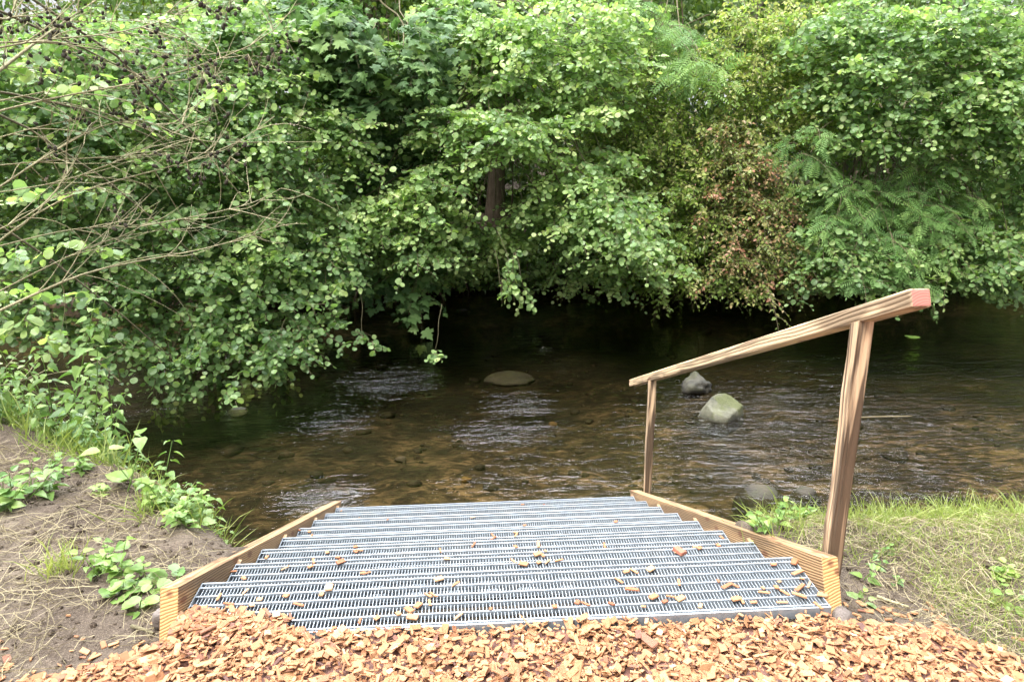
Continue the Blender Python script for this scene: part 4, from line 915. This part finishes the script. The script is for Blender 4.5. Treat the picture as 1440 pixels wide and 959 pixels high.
# grass on the right bank + mown straw: stuff
rg = np.random.RandomState(61); mb = MB()
n = 16000; x = rg.uniform(1.12, 4.2, n); y = rg.uniform(-.75, .95, n)
dens = .33+1.2*fbm(x, y, 1.6, 3) + .55*np.clip((y-.15)/.4, 0, 1) + .15*(x > 1.9)
k = (rg.rand(n) < dens) & (y > mulch_edge(x)+.05) & (H(x, y) > -.75) & ~((x < 1.45) & (y < .1)); x, y = x[k], y[k]
for a, b in zip(x, y): blades(mb, a, b, 6, rg.uniform(.035, .10)*(1.5 if b > .45 else 1), rg, .03, 0, .5, .9, w=.8)
n = 3800; x = -1.2-3.5*rg.rand(n)**1.5; y = rg.uniform(-.4, 3.4, n); yn_ = np.interp(x, XN, YN)
k = (y > np.maximum(yn_-1.2, np.interp(x, [-3, -2.4, -1.7, -1.2], [1.75, 1.55, 1.15, .72]))+.25*vnoise(x, y, 2)) & (y < yn_+.05); x, y = x[k], y[k]
for a, b in zip(x, y): blades(mb, a, b, 5, rg.uniform(.08, .21)*(1.3 if a < -1.9 else 1), rg, .05, 0, .36, .7, w=.7)
tag(mb.build('grass', M['grass']), 'short green and yellowing grass on the two near banks', 'grass', kind='stuff')
mb = MB()
def straw(mb, x, y, L, rg, lift=.012):
    for a, b, l in zip(x, y, L):
        th = rg.uniform(0, 6.283); d = np.array([math.cos(th), math.sin(th)]); c = rg.normal(0, .16)
        t = np.linspace(-.5, .5, 5); P = np.stack([a+d[0]*l*t-d[1]*c*l*t*t*2, b+d[1]*l*t+d[0]*c*l*t*t*2], -1)
        z = H(P[:, 0], P[:, 1])+rg.uniform(.003, lift)+np.abs(rg.normal(0, .008, 5))
        mb.tube(np.c_[P, z], rg.uniform(.0005, .0012), 3, 0, .08+.72*rg.beta(2, 2), cap=False)
n = 8500; x = rg.uniform(1.12, 3.6, n); y = rg.uniform(-.7, .8, n); k = (y > mulch_edge(x)+.03) & (H(x, y) > -.5) & ((rg.rand(n) < .35) | (x > 1.35) | (y > .15)); straw(mb, x[k], y[k], rg.uniform(.03, .15, k.sum()), rg, .03)
n = 3400; x = rg.uniform(-3.2, -1.1, n); y = rg.uniform(-.55, 1.5, n); k = (y > mulch_edge(x)+.02) & (H(x, y) > -.5) & (fbm(x, y, 2.2, 3)+.25*(x < -1.5) > -.02); straw(mb, x[k], y[k], rg.uniform(.04, .22, k.sum()), rg)
n = 300; x = rg.uniform(-2.6, -1.1, n); y = rg.uniform(-.3, 1.4, n); k = (y > mulch_edge(x)+.02) & (H(x, y) > -.6); straw(mb, x[k], y[k], rg.uniform(.04, .3, k.sum()), rg)
tag(mb.build('straw', M['straw']), 'dry mown grass stems strewn over the soil beside the steps', 'straw', kind='stuff')
# soil crumbs
mb = MB(); n = 2600; x = np.where(rg.rand(n) < .68, rg.uniform(-3, -1.08, n), rg.uniform(1.08, 1.75, n)); y = rg.uniform(-.5, 1.2, n)
k = (y > mulch_edge(x)) & (H(x, y) > -.8); x, y = x[k], y[k]; z = H(x, y)
for a, b, c_ in zip(x, y, z):
    s = min(rg.lognormal(math.log(.006), .6), .024); mb.add(IV*s*rg.uniform(.6, 1.1, 3)*(1+rg.normal(0, .18, (len(IV), 1)))+np.array([a, b, c_+s*.25]), IF, 0)
tag(mb.build('soil_crumbs', M['ground'], smooth=False), 'loose crumbs of brown soil on the dug banks beside the steps', 'soil', kind='stuff')

# leafy weeds, one thing each
def weed(label, px, py, zg, h, nst, size, tmpl, mat, seed, spread=.05, cat='plant', name='weed', group=None, lean=.4, pairs=4, tint=.6):
    rng = np.random.RandomState(seed); p = PZ(px, py, zg)
    for _ in range(4): p = PZ(px, py, float(H(p[0], p[1])))
    x, y = p[0], min(p[1], float(np.interp(p[0], XN, YN))-.62); z = float(H(x, y)); root = empty(name, (x, y, z)); tag(root, label, cat, group)
    mb = MB()
    for s in range(nst):
        ms = MB()
        b = np.array([x+rng.normal(0, spread), y+rng.normal(0, spread), 0]); b[2] = float(H(b[0], b[1]))-.01
        hh = h*rng.uniform(.55, 1.15); d = unit([rng.normal(0, lean), rng.normal(-.1, lean), 1.0]); t = np.linspace(0, 1, 6)[:, None]
        P = b+d*hh*t+rng.normal(0, .12, 3)*hh*t*t*np.array([1, 1, .3]); ms.tube(P, np.linspace(.0032, .0014, 6), 4, 0)
        ms.build('stem', M['weed'], root)
        for q in range(pairs):
            f = .25+.75*q/max(1, pairs-1); i = min(int(f*5), 4); o = P[i]+(P[i+1]-P[i])*(f*5-i); a = rng.uniform(0, 6.28)
            for sg in (0, math.pi):
                ld = np.array([math.cos(a+sg), math.sin(a+sg), rng.uniform(-.15, .45)]); sz = size*(1.1-.45*f)*rng.uniform(.75, 1.2)
                mb.leaves(tmpl, [o+ld*size*.15], np.array([ld]), np.array([[0, -.25, 1]])+rng.normal(0, .25, (1, 3)), sz, 0, [np.clip(rng.normal(tint, .18), 0, 1)], bend=rng.uniform(.5, 1.8, 1))
    mb.build('leaves', mat, root)
    return root
weed('leafy green weed with serrated leaves right of the bright grass tuft', 150, 800, -.1, .13, 6, .055, T_NETTLE, M['weed'], 1, .05)
weed('low round-leaved weed against the soil near the left side board', 190, 830, -.1, .07, 5, .06, T_ALDER, M['weed'], 2, .05, pairs=3)
weed('single broad-leaved seedling beside the left side board', 232, 815, -.1, .05, 2, .05, T_ALDER, M['nettle'], 3, .02, pairs=2)
weed('upright dark-leaved weed at the left edge of the soil', 45, 700, -.1, .16, 6, .07, T_OVATE, M['nettle'], 4, .07)
weed('pale green weed at the left picture edge on the bare soil', 8, 712, -.1, .13, 5, .06, T_NETTLE, M['weed'], 5, .06)
weed('small bright lobed seedling in the middle of the bare soil', 140, 695, -.1, .05, 3, .05, T_MAPLE, M['weed'], 6, .02, pairs=2, tint=.85)
weed('bindweed sprig on the brink of the left bank', 245, 715, -.15, .12, 6, .06, T_NETTLE, M['weed'], 7, .06)
weed('two-leaved shoot leaning over the water at the brink of the left bank', 292, 735, -.2, .13, 3, .065, T_ALDER, M['weed'], 8, .03, pairs=2)
weed('lush serrated weed at the brink of the left bank', 265, 735, -.2, .14, 8, .06, T_NETTLE, M['weed'], 9, .07)
weed('tall shoot with two large pointed leaves over the water on the left', 178, 690, -.15, .30, 2, .12, T_OVATE, M['weed'], 10, .03, pairs=2, tint=.8)
weed('tuft of small green leaves in the mown grass by the left edge', 92, 662, -.1, .08, 5, .045, T_NETTLE, M['weed'], 11, .05)
weed('leafy plant with rounded leaves behind the near handrail post', 1213, 705, -.15, .18, 6, .055, T_ALDER, M['weed'], 12, .05)
weed('small fresh weed right of the large brown rock on the right bank', 1118, 742, -.2, .11, 5, .05, T_OVATE, M['weed'], 13, .04)
weed('ferny sprout at the brink beside the brown rock', 1072, 752, -.2, .12, 5, .05, T_NETTLE, M['weed'], 14, .04)
weed('broad-leaved seedling on dark soil right of the right side board', 1225, 838, -.12, .05, 3, .05, T_OVATE, M['weed'], 15, .03, pairs=2)
weed('sprouting weeds on the dark soil right of the post', 1240, 800, -.12, .05, 4, .034, T_OVATE, M['nettle'], 16, .05, pairs=3)
weed('clover-like weed at the right edge of the grass', 1425, 850, -.1, .05, 6, .04, T_ALDER, M['weed'], 17, .06, pairs=2)
weed('leafy shoots among the tall grass at the right edge of the brink', 1395, 690, -.1, .17, 5, .05, T_OVATE, M['weed'], 18, .05)
weed('bright weed leaf in the grass below the straw stem', 1405, 805, -.1, .04, 3, .05, T_ALDER, M['weed'], 19, .02, pairs=2, tint=.9)
def tuft(label, px, py, n, h, seed, spread, tint=.6, lean=.4):
    p = PZ(px, py, -.1); 
    for _ in range(4): p = PZ(px, py, float(H(p[0], p[1])))
    p[1] = min(p[1], float(np.interp(p[0], XN, YN))-.62)
    mb = MB(); blades(mb, p[0], p[1], n, h, np.random.RandomState(seed), spread, 0, tint, lean, w=.8)
    V0 = np.concatenate(mb.V); o = mb.build('grass_tuft', M['grass']); tag(o, label, 'grass tuft'); return o
tuft('bright green grass tuft on the bare soil left of the steps', 82, 805, 70, .15, 1, .035, .75)
tuft('tall bright grass clump at the brink at the right edge of the picture', 1405, 700, 150, .17, 2, .09, .7)
tuft('drooping grass tuft beside the large brown rock', 1105, 748, 60, .12, 3, .05, .5, .6)
tuft('small grass tuft just right of the near handrail post', 1235, 735, 60, .09, 4, .05, .6)
tuft('grassy tangle on the brink of the left bank above the water', 215, 720, 90, .14, 5, .055, .5, .7)
tuft('wispy grass tuft near the corner where the left bank meets the side board', 318, 748, 40, .09, 6, .04, .5, .7)

# nettles and reeds thicket at the left, one plant each: build one, copy it
def nettle(seed, h):
    rng = np.random.RandomState(seed); root = empty('nettle', (0, 0, 0)); ms = MB(); mb = MB()
    t = np.linspace(0, 1, 8)[:, None]; P = np.array([0, 0, 0])+t*np.array([rng.normal(0, .12), rng.normal(0, .12), h])+t*t*np.array([rng.normal(0, .1), -.08, 0])
    ms.tube(P, np.linspace(.004, .002, 8), 5, 0)
    m = int(h/.048)
    for q in range(m):
        f = .12+.88*q/(m-1); i = min(int(f*7), 6); o = P[i]+(P[i+1]-P[i])*(f*7-i); a = q*1.57+rng.normal(0, .3)
        for sg in (0, math.pi):
            ld = np.array([math.cos(a+sg), math.sin(a+sg), rng.uniform(-.55, .2)]); sz = .085*(1.1-.5*f)*rng.uniform(.8, 1.2)
            mb.leaves(T_NETTLE, [o+ld*.02], np.array([ld]), np.array([[0, -.35, 1]])+rng.normal(0, .22, (1, 3)), sz, 0, [np.clip(rng.normal(.5+.3*f, .15), 0, 1)], bend=rng.uniform(.6, 1.8, 1))
    for o_ in (ms.build('stem', M['weed']), mb.build('leaves', M['nettle'])): o_.parent = root
    return root
protos = [nettle(s, h) for s, h in ((1, .66), (2, .5), (3, .8), (4, .38))]
rn = np.random.RandomState(9); cnt = 0; used = [False]*4
tagn = ('nettle plant growing in the thicket on the left bank beneath the bare branches', 'nettle', 'nettles in the left bank thicket')
for k in range(3000):
    if cnt >= 125: break
    x = -1.5-3.2*rn.rand()**1.5; y = rn.uniform(1.0, 4.2); yn_ = float(np.interp(x, XN, YN))
    if not (max(yn_-1.25, float(np.interp(x, [-3, -2.4, -1.7, -1.4], [1.85, 1.7, 1.35, 1.15]))) < y < yn_-.02): continue
    z = float(H(x, y)); j = rn.randint(4)
    if x > -1.9: j = 3
    elif x > -2.2: j = [1, 3][rn.randint(2)]
    if not used[j]: r_ = protos[j]; used[j] = True
    else:
        r_ = protos[j].copy(); col.objects.link(r_)
        for ch in list(protos[j].children):
            c_ = ch.copy(); col.objects.link(c_); c_.parent = r_
    r_.location = (x, y, z-.02); r_.rotation_euler = (rn.normal(0, .1)-.05, rn.normal(0, .1), rn.uniform(0, 6.28)); s = rn.uniform(.6, .95)*(1.25 if x < -2.15 else 1); r_.scale = (s, s, s)
    tag(r_, *tagn); cnt += 1
# sticks on the soil
def stick(label, pts, r, mat='twig'):
    P = []
    for px, py in pts:
        p = PZ(px, py, -.1)
        for _ in range(4): p = PZ(px, py, float(H(p[0], p[1]))+.012)
        P.append(p)
    P = np.array(P); mb = MB(); mb.tube(P, np.linspace(r, r*.6, len(P)), 6, 0); tag(mb.build('stick', M[mat], smooth=True), label, 'stick')
stick('pale stick lying on the soil right of the right side board', [(1233, 838), (1255, 846), (1278, 853)], .006, 'bare')
stick('bent root lying by the near end of the left side board', [(185, 880), (200, 884), (216, 890)], .007, 'twig')
stick('thin dry stalk lying across the mown grass on the right', [(1335, 757), (1365, 750), (1396, 746)], .0035, 'straw')
stick('dark twig lying on the right bank near the handrail post', [(1220, 750), (1235, 751), (1250, 752)], .004, 'bark')
stick('curved dry stem lying on the bare soil on the left', [(130, 745), (150, 732), (170, 738), (185, 755)], .0022, 'straw')

# ------------------------------------------------------------------ light, sky, camera
w = bpy.data.worlds.new('World'); sc.world = w; w.use_nodes = True
nt = w.node_tree; nt.nodes.clear()
sky = nt.nodes.new('ShaderNodeTexSky'); sky.sky_type = 'NISHITA'; sky.sun_disc = False
SUN_EL, SUN_ROT = R(57), R(218)
sky.sun_elevation = SUN_EL; sky.sun_rotation = SUN_ROT; sky.dust_density = 6.0; sky.air_density = 1.0; sky.ozone_density = 1.0
hs = nt.nodes.new('ShaderNodeHueSaturation'); hs.inputs['Saturation'].default_value = .30
nt.links.new(sky.outputs[0], hs.inputs['Color'])
# broken white cloud over the whole sky, plus an added bright patch ahead
tc = nt.nodes.new('ShaderNodeTexCoord').outputs['Generated']
cn = noise(nt, mapv(nt, tc, (1, 1, 1.8), (2.3, .4, 1.0)), 2.6, 5, .55, .3)
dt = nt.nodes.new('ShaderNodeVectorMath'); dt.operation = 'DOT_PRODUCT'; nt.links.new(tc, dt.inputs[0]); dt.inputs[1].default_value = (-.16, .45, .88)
br = ramp(nt, dt.outputs['Value'], [(.80, (.85, .85, .85)), (.93, (24, 24, 24))])  # unseen bright patch high ahead, added to put glints on the water
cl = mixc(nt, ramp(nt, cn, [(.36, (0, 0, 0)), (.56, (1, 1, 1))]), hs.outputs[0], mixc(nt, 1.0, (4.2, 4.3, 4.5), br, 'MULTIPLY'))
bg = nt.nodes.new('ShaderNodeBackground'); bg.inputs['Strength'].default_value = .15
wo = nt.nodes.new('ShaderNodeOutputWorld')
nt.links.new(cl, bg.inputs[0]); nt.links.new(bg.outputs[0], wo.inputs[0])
sd = bpy.data.lights.new('sun', 'SUN'); sd.energy = 3.0; sd.angle = R(20); sd.color = (1, .96, .9)
so = bpy.data.objects.new('sun', sd); col.objects.link(so)
dirv = Vector((math.sin(SUN_ROT)*math.cos(SUN_EL), math.cos(SUN_ROT)*math.cos(SUN_EL), math.sin(SUN_EL)))
so.rotation_euler = dirv.to_track_quat('Z', 'Y').to_euler(); so.location = dirv*30

cam = bpy.data.cameras.new('camera'); co = bpy.data.objects.new('camera', cam); col.objects.link(co)
cam.sensor_fit = 'HORIZONTAL'; cam.sensor_width = 36; cam.lens = CF/1440*36; cam.clip_start = .02; cam.clip_end = 800
mt = Matrix((Vector(_R), Vector(_U), Vector(-_F))).transposed().to_4x4(); mt.translation = Vector(CC)
co.matrix_world = mt; sc.camera = co
vs = sc.view_settings; vs.view_transform = 'Standard'; vs.look = 'None'; vs.gamma = 1; vs.use_curve_mapping = False; vs.exposure = 1.03
sc.render.engine = 'CYCLES'; cy = sc.cycles
cy.use_denoising = True; cy.max_bounces = 7; cy.diffuse_bounces = 4; cy.glossy_bounces = 3; cy.transmission_bounces = 4; cy.transparent_max_bounces = 8
cy.use_adaptive_sampling = True; cy.adaptive_threshold = .02; cy.caustics_reflective = False; cy.caustics_refractive = False
cy.sample_clamp_indirect = 4.0
